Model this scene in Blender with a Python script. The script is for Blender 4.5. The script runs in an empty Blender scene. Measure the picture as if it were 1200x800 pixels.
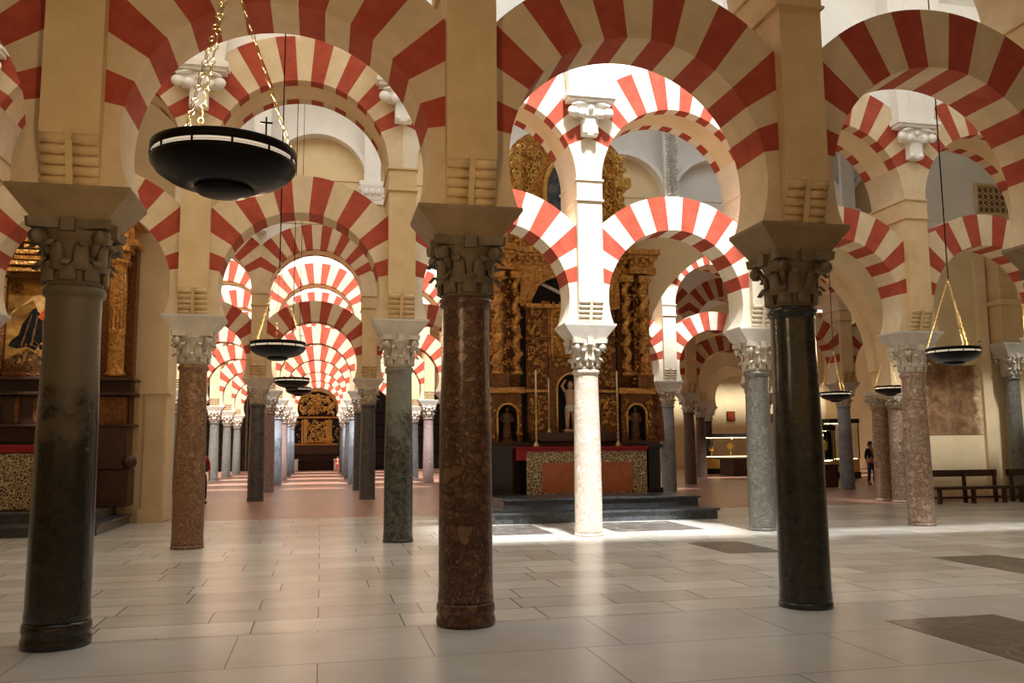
import bpy, bmesh, math, random
from mathutils import Vector, Matrix
S = bpy.context.scene
COL = S.collection
PI = math.pi
rnd = random.Random(7)

# ------------------------------------------------------------------ camera (arcades run along X, the long aisle along Y)
F, PITCH, YAW, ROLL, EYE = 1013.65, 0.12134, 0.21646, -0.008435, 1.6
cam_d = bpy.data.cameras.new('camera')
cam_d.sensor_width = 36.0
cam_d.lens = F / 1200 * 36
cam_d.clip_end = 300
cam = bpy.data.objects.new('camera', cam_d)
COL.objects.link(cam)
cam.matrix_world = Matrix.Translation((0, 0, EYE)) @ Matrix.Rotation(-YAW, 4, 'Z') @ Matrix.Rotation(PI/2 + PITCH, 4, 'X') @ Matrix.Rotation(ROLL, 4, 'Z')
S.camera = cam

# ------------------------------------------------------------------ row positions
A, B, C, D, E_, F_, G_, H_ = 8.06, 15.28, 28.39, 34.36, 40.73, 47.2, 53.4, 59.6
SP = 3.4376
def UA(k): return -2.12 + SP*k
def UC(k): return -1.98 + SP*k

# ------------------------------------------------------------------ mesh helper
class MB:
    def __init__(s): s.v, s.f, s.m, s.sm = [], [], [], []
    def add(s, vs, fs, mi=0, smooth=False, M=None):
        o = len(s.v)
        for p in vs:
            s.v.append(tuple(M @ Vector(p)) if M is not None else tuple(p))
        for k, f in enumerate(fs):
            s.f.append([o+i for i in f]); s.m.append(mi[k] if isinstance(mi, list) else mi); s.sm.append(smooth)
        return s
    def box(s, x0, x1, y0, y1, z0, z1, mi=0, M=None):
        vs = [(x0,y0,z0),(x1,y0,z0),(x1,y1,z0),(x0,y1,z0),(x0,y0,z1),(x1,y0,z1),(x1,y1,z1),(x0,y1,z1)]
        return s.add(vs, [(3,2,1,0),(4,5,6,7),(0,1,5,4),(1,2,6,5),(2,3,7,6),(3,0,4,7)], mi, False, M)
    def frustum(s, a0, b0, z0, a1, b1, z1, mi=0, M=None):
        vs = [(-a0,-b0,z0),(a0,-b0,z0),(a0,b0,z0),(-a0,b0,z0),(-a1,-b1,z1),(a1,-b1,z1),(a1,b1,z1),(-a1,b1,z1)]
        return s.add(vs, [(3,2,1,0),(4,5,6,7),(0,1,5,4),(1,2,6,5),(2,3,7,6),(3,0,4,7)], mi, False, M)
    def bevbox(s, x0, x1, y0, y1, z0, z1, b=.01, mi=0, M=None):
        bm = bmesh.new(); bmesh.ops.create_cube(bm, size=1)
        for v in bm.verts:
            v.co = ((x0+x1)/2 + v.co.x*(x1-x0), (y0+y1)/2 + v.co.y*(y1-y0), (z0+z1)/2 + v.co.z*(z1-z0))
        bmesh.ops.bevel(bm, geom=bm.edges[:], offset=b, segments=2, affect='EDGES', profile=.6)
        bm.verts.index_update()
        s.add([v.co[:] for v in bm.verts], [[v.index for v in f.verts] for f in bm.faces], mi, False, M); bm.free(); return s
    def lathe(s, prof, seg=24, mi=0, smooth=True, M=None, sx=1, sy=1):
        vs, fs = [], []
        n = len(prof)
        for r, z in prof:
            for i in range(seg):
                a = 2*PI*i/seg; vs.append((r*math.cos(a)*sx, r*math.sin(a)*sy, z))
        for j in range(n-1):
            for i in range(seg):
                i2 = (i+1) % seg
                fs.append((j*seg+i, j*seg+i2, (j+1)*seg+i2, (j+1)*seg+i))
        if prof[0][0] > 1e-5: fs.append(tuple(reversed(range(seg))))
        if prof[-1][0] > 1e-5: fs.append(tuple((n-1)*seg+i for i in range(seg)))
        return s.add(vs, fs, mi, smooth, M)
    def tube(s, pts, r, seg=6, mi=0, closed=False, M=None, smooth=True):
        pts = [Vector(p) for p in pts]; n = len(pts); vs, fs = [], []
        rs = r if isinstance(r, (list, tuple)) else [r]*n
        up = Vector((0, 0, 1)); prev = None
        for i, p in enumerate(pts):
            if closed: t = pts[(i+1) % n] - pts[i-1]
            else: t = pts[min(i+1, n-1)] - pts[max(i-1, 0)]
            if t.length < 1e-9: t = Vector((0, 0, 1))
            t.normalize()
            if prev is None:
                a = t.cross(up)
                if a.length < 1e-3: a = t.cross(Vector((1, 0, 0)))
            else: a = prev - t*prev.dot(t)
            a.normalize(); prev = a; b = t.cross(a)
            for k in range(seg):
                q = 2*PI*k/seg; vs.append(tuple(p + (a*math.cos(q) + b*math.sin(q))*rs[i]))
        for i in range(n if closed else n-1):
            j = (i+1) % n
            for k in range(seg):
                k2 = (k+1) % seg; fs.append((i*seg+k, i*seg+k2, j*seg+k2, j*seg+k))
        if not closed:
            fs.append(tuple(reversed(range(seg)))); fs.append(tuple((n-1)*seg+k for k in range(seg)))
        return s.add(vs, fs, mi, smooth, M)
    def ball(s, c, r, mi=0, seg=8, rings=5, sc=(1,1,1), M=None):
        prof = [(math.sin(PI*j/rings)*r, -math.cos(PI*j/rings)*r) for j in range(rings+1)]
        prof[0] = (1e-6, prof[0][1]); prof[-1] = (1e-6, prof[-1][1])
        T = Matrix.Translation(c) @ Matrix.Diagonal((*sc, 1))
        return s.lathe(prof, seg, mi, True, M @ T if M is not None else T)
    def prism(s, poly, y0, y1, mi=0, M=None):
        """polygon in the x-z plane (counter-clockwise seen from -y) pushed from y0 to y1"""
        n = len(poly)
        vs = [(x, y0, z) for x, z in poly] + [(x, y1, z) for x, z in poly]
        fs = [tuple(range(n)), tuple(reversed(range(n, 2*n)))] + [(i, i+n, (i+1) % n+n, (i+1) % n) for i in range(n)]
        return s.add(vs, fs, mi, False, M)
    def mesh(s, name, mats):
        me = bpy.data.meshes.new(name); me.from_pydata(s.v, [], s.f)
        for m in (mats if isinstance(mats, (list, tuple)) else [mats]): me.materials.append(m)
        me.polygons.foreach_set('material_index', s.m); me.polygons.foreach_set('use_smooth', s.sm)
        me.validate(); me.update(); return me
    def build(s, name, mats, parent=None, loc=(0,0,0)):
        return ob(name, s.mesh(name, mats), parent, loc)

def ob(name, me, parent=None, loc=(0,0,0), rz=0):
    o = bpy.data.objects.new(name, me); COL.objects.link(o); o.location = loc; o.rotation_euler.z = rz
    if parent is not None: o.parent = parent
    return o
def thing(name, label, cat, loc=(0,0,0), group=None, rz=0):
    o = bpy.data.objects.new(name, None); COL.objects.link(o); o.empty_display_size = .2
    o.location = loc; o.rotation_euler.z = rz
    return tag(o, label, cat, group)
def tag(o, label, cat, group=None):
    o['label'] = label; o['category'] = cat
    if group: o['group'] = group
    return o
def struct(o): o['kind'] = 'structure'; return o
def copy_thing(root, loc, label, group=None, rz=None):
    r = root.copy(); COL.objects.link(r); r.location = loc; r['label'] = label
    if rz is not None: r.rotation_euler.z = rz
    if group: r['group'] = group
    for ch in list(root.children):
        c = ch.copy(); COL.objects.link(c); c.parent = r
        for g in list(ch.children):
            d = g.copy(); COL.objects.link(d); d.parent = c
    return r

# ------------------------------------------------------------------ materials
def lin(r, g, b):
    f = lambda c: (c/255/12.92) if c/255 <= .04045 else ((c/255+.055)/1.055)**2.4
    return (f(r), f(g), f(b), 1)
class NT:
    def __init__(s, name, rough=.6, metal=0.):
        s.m = bpy.data.materials.new(name); s.m.use_nodes = True; s.t = s.m.node_tree; s.n = s.t.nodes; s.b = s.n['Principled BSDF']
        s.b.inputs['Roughness'].default_value = rough; s.b.inputs['Metallic'].default_value = metal
    def N(s, typ, **kw):
        n = s.n.new(typ)
        for k, v in kw.items():
            if k.startswith('i_'):
                key = k[2:]; key = int(key) if key.isdigit() else key.replace('_', ' ')
                n.inputs[key].default_value = v
            else: setattr(n, k, v)
        return n
    def L(s, a, b): s.t.links.new(a, b)
    def coord(s, rand=True, scale=(1,1,1)):
        c = s.N('ShaderNodeTexCoord'); mp = s.N('ShaderNodeMapping'); mp.inputs['Scale'].default_value = scale
        out = c.outputs['Object']
        if rand:
            oi = s.N('ShaderNodeObjectInfo'); k = s.N('ShaderNodeVectorMath', operation='SCALE'); k.inputs[0].default_value = (37, 17, 23)
            s.L(oi.outputs['Random'], k.inputs['Scale']); ad = s.N('ShaderNodeVectorMath', operation='ADD')
            s.L(out, ad.inputs[0]); s.L(k.outputs[0], ad.inputs[1]); out = ad.outputs[0]
        s.L(out, mp.inputs['Vector']); return mp.outputs['Vector'], c
    def noise(s, vec, scale, detail=4, rough=.6, dist=0.):
        n = s.N('ShaderNodeTexNoise'); n.inputs['Scale'].default_value = scale; n.inputs['Detail'].default_value = detail
        n.inputs['Roughness'].default_value = rough; n.inputs['Distortion'].default_value = dist; s.L(vec, n.inputs['Vector']); return n.outputs['Fac']
    def ramp(s, fac, stops, interp='LINEAR'):
        r = s.N('ShaderNodeValToRGB'); r.color_ramp.interpolation = interp; e = r.color_ramp.elements
        e[0].position, e[0].color = stops[0]; e[1].position, e[1].color = stops[-1]
        for p, c in stops[1:-1]:
            x = e.new(p); x.color = c
        s.L(fac, r.inputs['Fac']); return r.outputs['Color']
    def mix(s, fac, a, b, mode='MIX'):
        m = s.N('ShaderNodeMix', data_type='RGBA', blend_type=mode)
        for sock, v in ((m.inputs[0], fac), (m.inputs[6], a), (m.inputs[7], b)):
            if hasattr(v, 'links'): s.L(v, sock)
            else: sock.default_value = v
        return m.outputs[2]
    def bump(s, h, strength=.3, dist=.02):
        b = s.N('ShaderNodeBump'); b.inputs['Strength'].default_value = strength; b.inputs['Distance'].default_value = dist
        s.L(h, b.inputs['Height']); s.L(b.outputs['Normal'], s.b.inputs['Normal'])
    def color(s, c):
        if hasattr(c, 'links'): s.L(c, s.b.inputs['Base Color'])
        else: s.b.inputs['Base Color'].default_value = c
        return s

def m_stone(name, c1, c2, scale=2.5, rough=.75, bump=.15, metal=0., fine=30, bd=.01):
    t = NT(name, rough, metal); v, _ = t.coord()
    n = t.noise(v, scale, 6, .65); t.color(t.ramp(n, [(.3, c1), (.7, c2)]))
    if bump: t.bump(t.noise(v, fine, 4, .6), bump, bd)
    return t.m
def m_plain(name, c, rough=.6, metal=0.):
    t = NT(name, rough, metal); v, _ = t.coord()
    d = tuple(x*.82 for x in c[:3]) + (1,)
    t.color(t.ramp(t.noise(v, 6, 4), [(.3, d), (.7, c)])); return t.m
def m_breccia(name, clasts, vein, scale=7., vw=.05, rough=.35, dust=None):
    """fragments of stone set in a vein colour; dust: pale film above hand height with a ragged edge"""
    t = NT(name, rough); v, tc = t.coord()
    w = t.N('ShaderNodeTexNoise'); w.inputs['Scale'].default_value = 3.; w.inputs['Detail'].default_value = 3; t.L(v, w.inputs['Vector'])
    sc = t.N('ShaderNodeVectorMath', operation='SCALE'); sc.inputs['Scale'].default_value = .35; t.L(w.outputs['Color'], sc.inputs[0])
    ad = t.N('ShaderNodeVectorMath', operation='ADD'); t.L(v, ad.inputs[0]); t.L(sc.outputs[0], ad.inputs[1]); vec = ad.outputs[0]
    def vor(s_, feat):
        o = t.N('ShaderNodeTexVoronoi', feature=feat); o.inputs['Scale'].default_value = s_; t.L(vec, o.inputs['Vector']); return o
    cell = vor(scale, 'F1'); edge = vor(scale, 'DISTANCE_TO_EDGE')
    sep = t.N('ShaderNodeSeparateColor'); t.L(cell.outputs['Color'], sep.inputs[0])
    k = len(clasts); cc = t.ramp(sep.outputs[0], [(i/(k-1) if k > 1 else 0, c) for i, c in enumerate(clasts)])
    if vw >= .05:
        mk = t.ramp(t.noise(v, 2.6, 3, .6), [(.47, (0,0,0,1)), (.53, (1,1,1,1))])
        cell2 = vor(scale*2.7, 'F1'); edge2 = vor(scale*2.7, 'DISTANCE_TO_EDGE')
        sep2 = t.N('ShaderNodeSeparateColor'); t.L(cell2.outputs['Color'], sep2.inputs[0])
        cc = t.mix(mk, cc, t.ramp(sep2.outputs[0], [(i/(k-1), c) for i, c in enumerate(clasts)]))
    nz = t.noise(vec, 14, 5, .7)
    cc = t.mix(t.ramp(nz, [(.4, (0,0,0,1)), (.75, (.6,.6,.6,1))]), cc, vein)
    ed = t.ramp(edge.outputs['Distance'], [(0, (1,1,1,1)), (vw, (0,0,0,1))])
    if vw >= .05: ed = t.mix(mk, ed, t.ramp(edge2.outputs['Distance'], [(0, (1,1,1,1)), (vw*1.3, (0,0,0,1))]))
    cc = t.mix(ed, cc, vein)
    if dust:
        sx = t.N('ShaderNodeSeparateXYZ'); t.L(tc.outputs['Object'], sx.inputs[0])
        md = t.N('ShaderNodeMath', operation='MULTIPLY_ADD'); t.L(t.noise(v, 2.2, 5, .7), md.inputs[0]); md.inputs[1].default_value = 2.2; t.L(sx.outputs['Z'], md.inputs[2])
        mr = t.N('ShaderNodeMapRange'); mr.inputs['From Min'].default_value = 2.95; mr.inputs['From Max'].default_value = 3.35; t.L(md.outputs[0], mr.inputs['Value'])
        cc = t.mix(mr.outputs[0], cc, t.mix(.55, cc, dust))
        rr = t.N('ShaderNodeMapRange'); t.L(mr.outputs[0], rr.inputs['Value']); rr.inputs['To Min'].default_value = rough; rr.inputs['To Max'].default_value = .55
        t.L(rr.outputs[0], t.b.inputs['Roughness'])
    t.color(cc); t.bump(nz, .08, .01); return t.m
def m_gold(name, c1, c2, rough=.38, scale=9, bump=.6, metal=.85):
    t = NT(name, rough, metal); v, _ = t.coord()
    n = t.noise(v, scale, 6, .7); t.color(t.ramp(n, [(.32, c1), (.62, c2)]))
    vo = t.N('ShaderNodeTexVoronoi', feature='SMOOTH_F1'); vo.inputs['Scale'].default_value = scale*2.2; t.L(v, vo.inputs['Vector'])
    t.bump(vo.outputs['Distance'], bump, .04); return t.m
def m_emit(name, c, s):
    t = NT(name); t.b.inputs['Base Color'].default_value = c; t.b.inputs['Emission Color'].default_value = c; t.b.inputs['Emission Strength'].default_value = s; return t.m
def m_tiles(name, c1, c2, mortar, w, h, msize, rough, noise_amt=.5, squash=.74, bump=.15, vein=None):
    t = NT(name, rough); v, _ = t.coord(False)
    b = t.N('ShaderNodeTexBrick'); b.offset = .43; b.offset_frequency = 2; b.squash = squash; b.squash_frequency = 3
    b.inputs['Scale'].default_value = 1; b.inputs['Brick Width'].default_value = w; b.inputs['Row Height'].default_value = h
    b.inputs['Mortar Size'].default_value = msize; b.inputs['Mortar Smooth'].default_value = .3; b.inputs['Bias'].default_value = 0.
    b.inputs['Color1'].default_value = c1; b.inputs['Color2'].default_value = c2; b.inputs['Mortar'].default_value = mortar
    t.L(v, b.inputs['Vector'])
    n = t.noise(v, 1.1, 3, .5, .3)
    c = t.mix(noise_amt, b.outputs['Color'], t.ramp(n, [(.25, (.72,.66,.58,1)), (.7, (1,1,1,1))]), 'MULTIPLY')
    v2, _ = t.coord(False, (.7, 4, 1))
    c = t.mix(.35, c, t.ramp(t.noise(v2, 2.2, 6, .7, .8), [(.35, (.78,.74,.68,1)), (.6, (1,1,1,1))]), 'MULTIPLY')
    t.color(c)
    if bump: t.bump(b.outputs['Fac'], -bump, .004)
    return t.m

M = {}
M['red'] = m_stone('red_brick', lin(156,58,36), lin(180,82,56), 5, .85, .2)
M['cream'] = m_stone('cream_stone', lin(206,182,144), lin(224,204,168), 3, .85, .15)
M['stone'] = m_stone('sandstone', lin(204,174,128), lin(222,196,150), 2, .85, .2)
M['sunlitstone'] = m_stone('sunlit_pale_stone', lin(222,208,182), lin(236,226,204), 2, .85, .2)  # paler copy of the sandstone; sunlit whiteness is put into its colour
M['plaster'] = m_stone('tan_plaster', lin(222,198,152), lin(236,216,176), 1.2, .9, .05)
M['white'] = m_stone('white_plaster', lin(232,228,218), lin(244,241,234), 1.5, .9, .08)
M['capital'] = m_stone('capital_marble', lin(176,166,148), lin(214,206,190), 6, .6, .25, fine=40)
M['shadedcap'] = m_stone('shaded_capital_marble', lin(96,82,62), lin(122,106,82), 6, .65, .25, fine=40)  # darker capital copy; the front arcade's shade is put into the colour
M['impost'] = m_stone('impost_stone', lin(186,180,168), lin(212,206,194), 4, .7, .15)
M['shadedimpost'] = m_stone('shaded_impost_stone', lin(124,104,76), lin(146,126,96), 4, .75, .15)  # darkened impost copy carrying the shade of the front row
M['sh_black'] = m_breccia('black_marble', [lin(26,26,24), lin(40,40,37), lin(30,29,27)], lin(70,68,62), 5, .012, .26)
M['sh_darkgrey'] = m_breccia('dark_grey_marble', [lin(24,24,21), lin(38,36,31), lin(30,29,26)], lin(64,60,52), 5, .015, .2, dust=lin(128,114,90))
M['sh_red'] = m_breccia('red_breccia', [lin(92,58,42), lin(124,88,66), lin(74,46,34), lin(150,116,90), lin(100,66,48)], lin(50,31,24), 10, .13, .3)
M['sh_brown'] = m_breccia('brown_breccia', [lin(142,106,76), lin(176,140,104), lin(122,84,58), lin(158,120,86)], lin(100,68,46), 15, .14, .38)
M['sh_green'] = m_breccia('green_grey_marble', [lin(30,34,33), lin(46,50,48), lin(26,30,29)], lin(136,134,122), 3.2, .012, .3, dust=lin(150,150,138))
M['sh_white'] = m_breccia('pale_breccia', [lin(216,200,182), lin(228,220,208), lin(206,184,164), lin(222,214,202)], lin(168,146,126), 12, .06, .4)
M['sh_grey'] = m_breccia('speckled_grey_marble', [lin(112,110,102), lin(142,139,129), lin(96,95,88)], lin(86,84,76), 16, .1, .35)
M['sh_pink'] = m_breccia('pink_breccia', [lin(172,148,126), lin(198,180,158), lin(148,116,96), lin(188,166,142)], lin(120,94,78), 9, .12, .38)
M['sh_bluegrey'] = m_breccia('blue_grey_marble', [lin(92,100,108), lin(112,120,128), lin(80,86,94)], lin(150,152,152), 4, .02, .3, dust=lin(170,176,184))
M['sh_pinkgrey'] = m_breccia('pink_grey_granite', [lin(160,136,130), lin(178,160,156), lin(142,118,112)], lin(120,98,92), 14, .1, .4)
M['sh_umber'] = m_breccia('umber_marble', [lin(92,74,64), lin(112,92,80), lin(76,60,52)], lin(60,48,42), 9, .06, .35)
M['sh_slate'] = m_breccia('slate_marble', [lin(58,58,60), lin(78,78,80)], lin(110,108,104), 6, .03, .3)
M['iron'] = m_plain('black_iron', lin(20,18,16), .35, .6)
M['brass'] = m_plain('polished_brass', lin(206,182,130), .3, 1.)
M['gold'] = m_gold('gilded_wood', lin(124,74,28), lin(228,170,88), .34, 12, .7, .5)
M['golddark'] = m_gold('shadowy_gilded_wood', lin(72,42,18), lin(140,88,38), .45, 16, .6, .4)  # darker gilding; also paints shade into the gaps behind the carving
M['goldbright'] = m_gold('bright_gold_leaf', lin(190,132,50), lin(244,206,120), .3, 14, .5, .45)
M['goldblack'] = m_stone('dark_recess', lin(16,11,8), lin(30,20,14), 4, .8, .1)
M['wood'] = m_stone('dark_walnut_wood', lin(50,28,14), lin(76,44,22), 8, .45, .1)
M['blackwood'] = m_stone('black_wood', lin(22,20,20), lin(34,31,30), 6, .35, .1)
M['dkstone'] = m_breccia('black_step_marble', [lin(48,52,56), lin(66,70,74), lin(40,43,47)], lin(120,124,126), 6, .012, .28)
M['slab'] = m_breccia('grave_slab_marble', [lin(72,66,62), lin(88,82,76), lin(64,60,56)], lin(150,140,130), 1.6, .03, .3)
M['redcloth'] = m_stone('red_cloth', lin(128,18,24), lin(158,28,32), 10, .8, .2)
M['orange'] = m_stone('terracotta_damask', lin(168,92,54), lin(190,110,66), 5, .7, .1)
M['floor'] = m_tiles('white_marble_floor', lin(194,190,180), lin(220,216,208), lin(76,64,52), 1.35, .58, .007, .27, .6)
M['floor_front'] = m_tiles('grey_marble_floor', lin(198,197,192), lin(216,214,208), lin(96,86,74), 2.1, 1.15, .006, .3, .7)
M['redfloor'] = m_tiles('red_clay_tile_floor', lin(160,116,96), lin(180,138,118), lin(136,100,84), .3, .15, .006, .3, .35)
M['statue'] = m_stone('painted_statue', lin(70,44,26), lin(126,84,48), 9, .5, .2)
M['flesh'] = m_stone('pale_statue_flesh', lin(176,132,104), lin(204,164,134), 6, .5, .1)
M['candle'] = m_plain('cream_candle_wax', lin(238,226,196), .5)
# ------------------------------------------------------------------ columns
def m_shaft(h0=.2, r0=.25, r1=.222, top=3.0):
    b = MB(); H = top - h0
    b.lathe([(r0+.004, h0), (r0+.006, h0+.05), (r0, h0+.12), (r0-.001, h0+H*.25), (r0-.008, h0+H*.55), (r1+.004, h0+H*.8), (r1, top-.12), (r1+.004, top-.09), (r1+.026, top-.075), (r1+.03, top-.04), (r1+.024, top-.01), (r1, top)], 36)
    return b
def capital_mb(leaves=8):
    b = MB()
    b.lathe([(.222, 0), (.228, .03), (.222, .06), (.225, .2), (.24, .32), (.275, .42), (.3, .47)], 28)
    def leaf(a, z0, z1, rb, rt, w):
        path = []
        for i in range(7):
            t = i/6; r = rb + (rt-rb)*max(0, (t-.45)/.55)**1.6 + .012; z = z0 + (z1-z0)*math.sin(min(t*1.15, 1)*PI/2) - (.05*max(0, t-.82)/.18)
            path.append((r, z, w*(1-.55*t**2)))
        vs, fs = [], []
        for r, z, ww in path:
            for dr in (0, .03):
                for s_ in (-1, 1): vs.append((r+dr, s_*ww/2*(.8 if dr else 1), z+dr*.2))
        for i in range(6):
            o = i*4; q = o+4
            fs += [(o, o+1, q+1, q), (o+3, o+2, q+2, q+3), (o+2, o, q, q+2), (o+1, o+3, q+3, q+1)]
        fs += [(0, 2, 3, 1), (24, 25, 27, 26)]
        b.add(vs, fs, 0, True, Matrix.Rotation(a, 4, 'Z'))
    for i in range(leaves): leaf(2*PI*i/leaves, .03, .2, .222, .31, .15)
    for i in range(leaves): leaf(2*PI*(i+.5)/leaves, .12, .36, .226, .345, .14)
    for i in range(4):
        R = Matrix.Rotation(PI/4 + i*PI/2, 4, 'Z')
        b.tube([(.24, 0, .26), (.29, 0, .37), (.36, 0, .42), (.4, 0, .41)], [.03, .04, .04, .03], 6, 0, M=R)
        T = R @ Matrix.Translation((.355, 0, .4)) @ Matrix.Rotation(PI/2, 4, 'X')
        b.lathe([(.012, -.055), (.055, -.05), (.068, -.02), (.05, 0), (.068, .02), (.055, .05), (.012, .055)], 14, 0, True, T)
    # concave-sided abacus
    poly = []
    for i in range(4):
        R = Matrix.Rotation(i*PI/2, 4, 'Z')
        for x, y in ((-.3, -.33), (-.15, -.285), (0, -.27), (.15, -.285), (.3, -.33)): poly.append((R @ Vector((x, y, 0)))[:2])
    n = len(poly)
    b.add([(x, y, .47) for x, y in poly] + [(x*1.03, y*1.03, .55) for x, y in poly],
          [tuple(reversed(range(n))), tuple(range(n, 2*n))] + [(i, (i+1) % n, (i+1) % n+n, i+n) for i in range(n)])
    for i in range(4): b.box(-.055, .055, -.335, -.25, .44, .56, 0, Matrix.Rotation(i*PI/2, 4, 'Z'))
    return b
def impost_mb():
    b = MB()
    b.frustum(.3, .29, 0, .49, .37, .24); b.box(-.49, .49, -.37, .37, .24, .275)
    return b
ME = {}
CAP = {}
def col_mesh(kind, mat):
    k = (kind, mat)
    if k not in ME:
        if kind == 'shaft_ring': b = m_shaft(.2)
        elif kind == 'shaft': b = m_shaft(.05, .25, .222)
        elif kind == 'shaft_slim': b = m_shaft(.05, .225, .205)
        elif kind == 'base_ring':
            b = MB(); b.lathe([(.265, 0), (.272, .03), (.268, .075), (.258, .085), (.262, .11), (.27, .14), (.266, .185), (.25, .21)], 36)
        elif kind == 'base_low':
            b = MB(); b.lathe([(.262, 0), (.264, .03), (.256, .055), (.24, .06)], 36)
        elif kind == 'capital': b = capital_mb()
        elif kind == 'impost': b = impost_mb()
        ME[k] = b.mesh(kind, M[mat])
    return ME[k]
def column(x, y, shaft, label, ring=False, cap='capital', imp='impost', slim=False, group=None, sc=1.0):
    t = thing('marble_column', label, 'column', (x, y, 0), group)
    ob('base', col_mesh('base_ring' if ring else 'base_low', shaft), t)
    ob('shaft', col_mesh('shaft_ring' if ring else ('shaft_slim' if slim else 'shaft'), shaft), t)
    ob('capital', col_mesh('capital', cap), t, (0, 0, 3.0))
    ob('impost_block', col_mesh('impost', imp), t, (0, 0, 3.55))
    return t

# ------------------------------------------------------------------ masonry pier standing on each column
ZI = 3.825          # top of the impost = springing of the lower arches
def pier_parts(mat):
    if ('pier', mat) in ME: return ME[('pier', mat)]
    b = MB(); b.box(-.235, .235, -.3, .3, ZI, 4.25); b.box(-.235, .235, -.43, .43, 4.25, 6.08); b.box(-.235, .235, .43, .65, 5.4, 6.08)
    blk = b.mesh('block', M[mat])
    r = MB()
    for s_ in (-1,):
        for i in range(5):
            z = ZI+.045+i*.085; y = s_*(.3+.1*(i/4)**1.0)
            for x0, x1 in ((-.225, -.02), (.02, .225)):
                r.lathe([(.046, x0), (.046, x1)], 10, 0, True, Matrix.Translation((0, y, z)) @ Matrix.Rotation(PI/2, 4, 'Y'))
        r.add([(-.23, s_*.29, ZI), (.23, s_*.29, ZI), (.23, s_*.425, ZI+.425), (-.23, s_*.425, ZI+.425), (-.23, -.25*-s_, ZI), (.23, -.25*-s_, ZI), (.23, -.25*-s_, ZI+.425), (-.23, -.25*-s_, ZI+.425)], [(0,1,2,3), (7,6,5,4), (0,3,7,4), (2,1,5,6), (3,2,6,7), (1,0,4,5)])
        vs = [(x, s_*(.345+.11*t), ZI+.43*t) for t in (0, 1) for x in (-.028, .028)] + [(x, s_*.28, ZI+.43*t) for t in (0, 1) for x in (-.028, .028)]
        r.add(vs, [(0,1,3,2), (4,6,7,5), (0,2,6,4), (1,5,7,3), (0,4,5,1), (2,3,7,6)])
    rl = r.mesh('roll_corbel', M[mat])
    c = MB(); c.box(-.245, .245, -.44, .66, 6.08, 6.5); c.box(-.268, .268, -.463, .683, 6.09, 6.118); c.box(-.27, .27, -.465, .685, 6.47, 6.5)
    cn = c.mesh('cornice', M[mat])
    ME[('pier', mat)] = (blk, rl, cn); return ME[('pier', mat)]
def pier(x, y, mat, label, group=None):
    t = thing('masonry_pier', label, 'pier', (x, y, 0), group)
    blk, rl, cn = pier_parts(mat)
    ob('block', blk, t); ob('roll_corbel', rl, t); ob('roll_corbel', rl, t, (0, 0, 0), PI); ob('cornice', cn, t)
    return t

# ------------------------------------------------------------------ arches (origin: middle of the bay, floor level)
HB = SP/2
def ring_mesh(r_in, r_out, zc, clip, a0, n, hd, z_spring, striped=True, soffit='full', first_red=True, key='cream'):
    """voussoir ring from angle a0 to pi-a0, plain springers below; materials 0 cream, 1 red, 2 plaster"""
    b = MB()
    def pin(a): return (r_in*math.cos(a), zc + r_in*math.sin(a))
    def pout(a):
        c = abs(math.cos(a)); r = min(r_out, clip/c if c > 1e-6 else 9e9)
        return (r*math.cos(a), zc + r*math.sin(a))
    sub = 4
    strips = [(-hd, -hd+.24), (-hd+.24, hd-.24), (hd-.24, hd)] if soffit == 'edge' else [(-hd, hd)]
    def seg(aa, bb, mi, smi):
        i0, i1, o0, o1 = pin(aa), pin(bb), pout(aa), pout(bb)
        V = [(*i0, ), ]
        vs = [(i0[0], -hd, i0[1]), (o0[0], -hd, o0[1]), (o1[0], -hd, o1[1]), (i1[0], -hd, i1[1]),
              (i0[0], hd, i0[1]), (o0[0], hd, o0[1]), (o1[0], hd, o1[1]), (i1[0], hd, i1[1])]
        b.add(vs, [(0, 3, 2, 1), (4, 5, 6, 7), (1, 2, 6, 5)], mi)
        for k, (y0, y1) in enumerate(strips):
            m2 = smi if (len(strips) == 1 or k != 1) else 2
            b.add([(i0[0], y0, i0[1]), (i1[0], y0, i1[1]), (i1[0], y1, i1[1]), (i0[0], y1, i0[1])], [(0, 3, 2, 1)], m2)
    for i in range(n):
        mi = (1 if (i % 2 == 0) == first_red else 0) if striped else 2
        w = (PI-2*a0)/n
        for s_ in range(sub): seg(a0+w*(i+s_/sub), a0+w*(i+(s_+1)/sub), mi, mi)
    pl = 0 if striped else 2
    # springers
    angs = []
    am = -math.asin(min(.999, (zc - z_spring)/r_in)) if zc > z_spring else 0.
    K = 8
    for side in (1, -1):
        prev = None
        for i in range(K+1):
            a = a0 + (am-a0)*i/K
            x, z = pin(a); z = max(z, z_spring)
            if i == 0: zo = pout(a)[1]
            else: zo = z if z < zc else min(z, pout(a0)[1])
            cur = (x*side, z, clip*side, zo)
            if prev:
                x0, z0, c0, q0 = prev; x1, z1, c1, q1 = cur
                vs = [(x0, -hd, z0), (c0, -hd, q0), (c1, -hd, q1), (x1, -hd, z1), (x0, hd, z0), (c0, hd, q0), (c1, hd, q1), (x1, hd, z1)]
                fs = [(0, 1, 2, 3), (7, 6, 5, 4), (4, 0, 3, 7), (1, 5, 6, 2)]
                if side == -1: fs = [tuple(reversed(f)) for f in fs]
                b.add(vs, fs, pl if soffit != 'edge' else pl)
            prev = cur
        x1, z1, c1, q1 = prev
    return b
MATS3 = lambda c='cream': [M[c], M['red'], M['plaster']]
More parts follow.
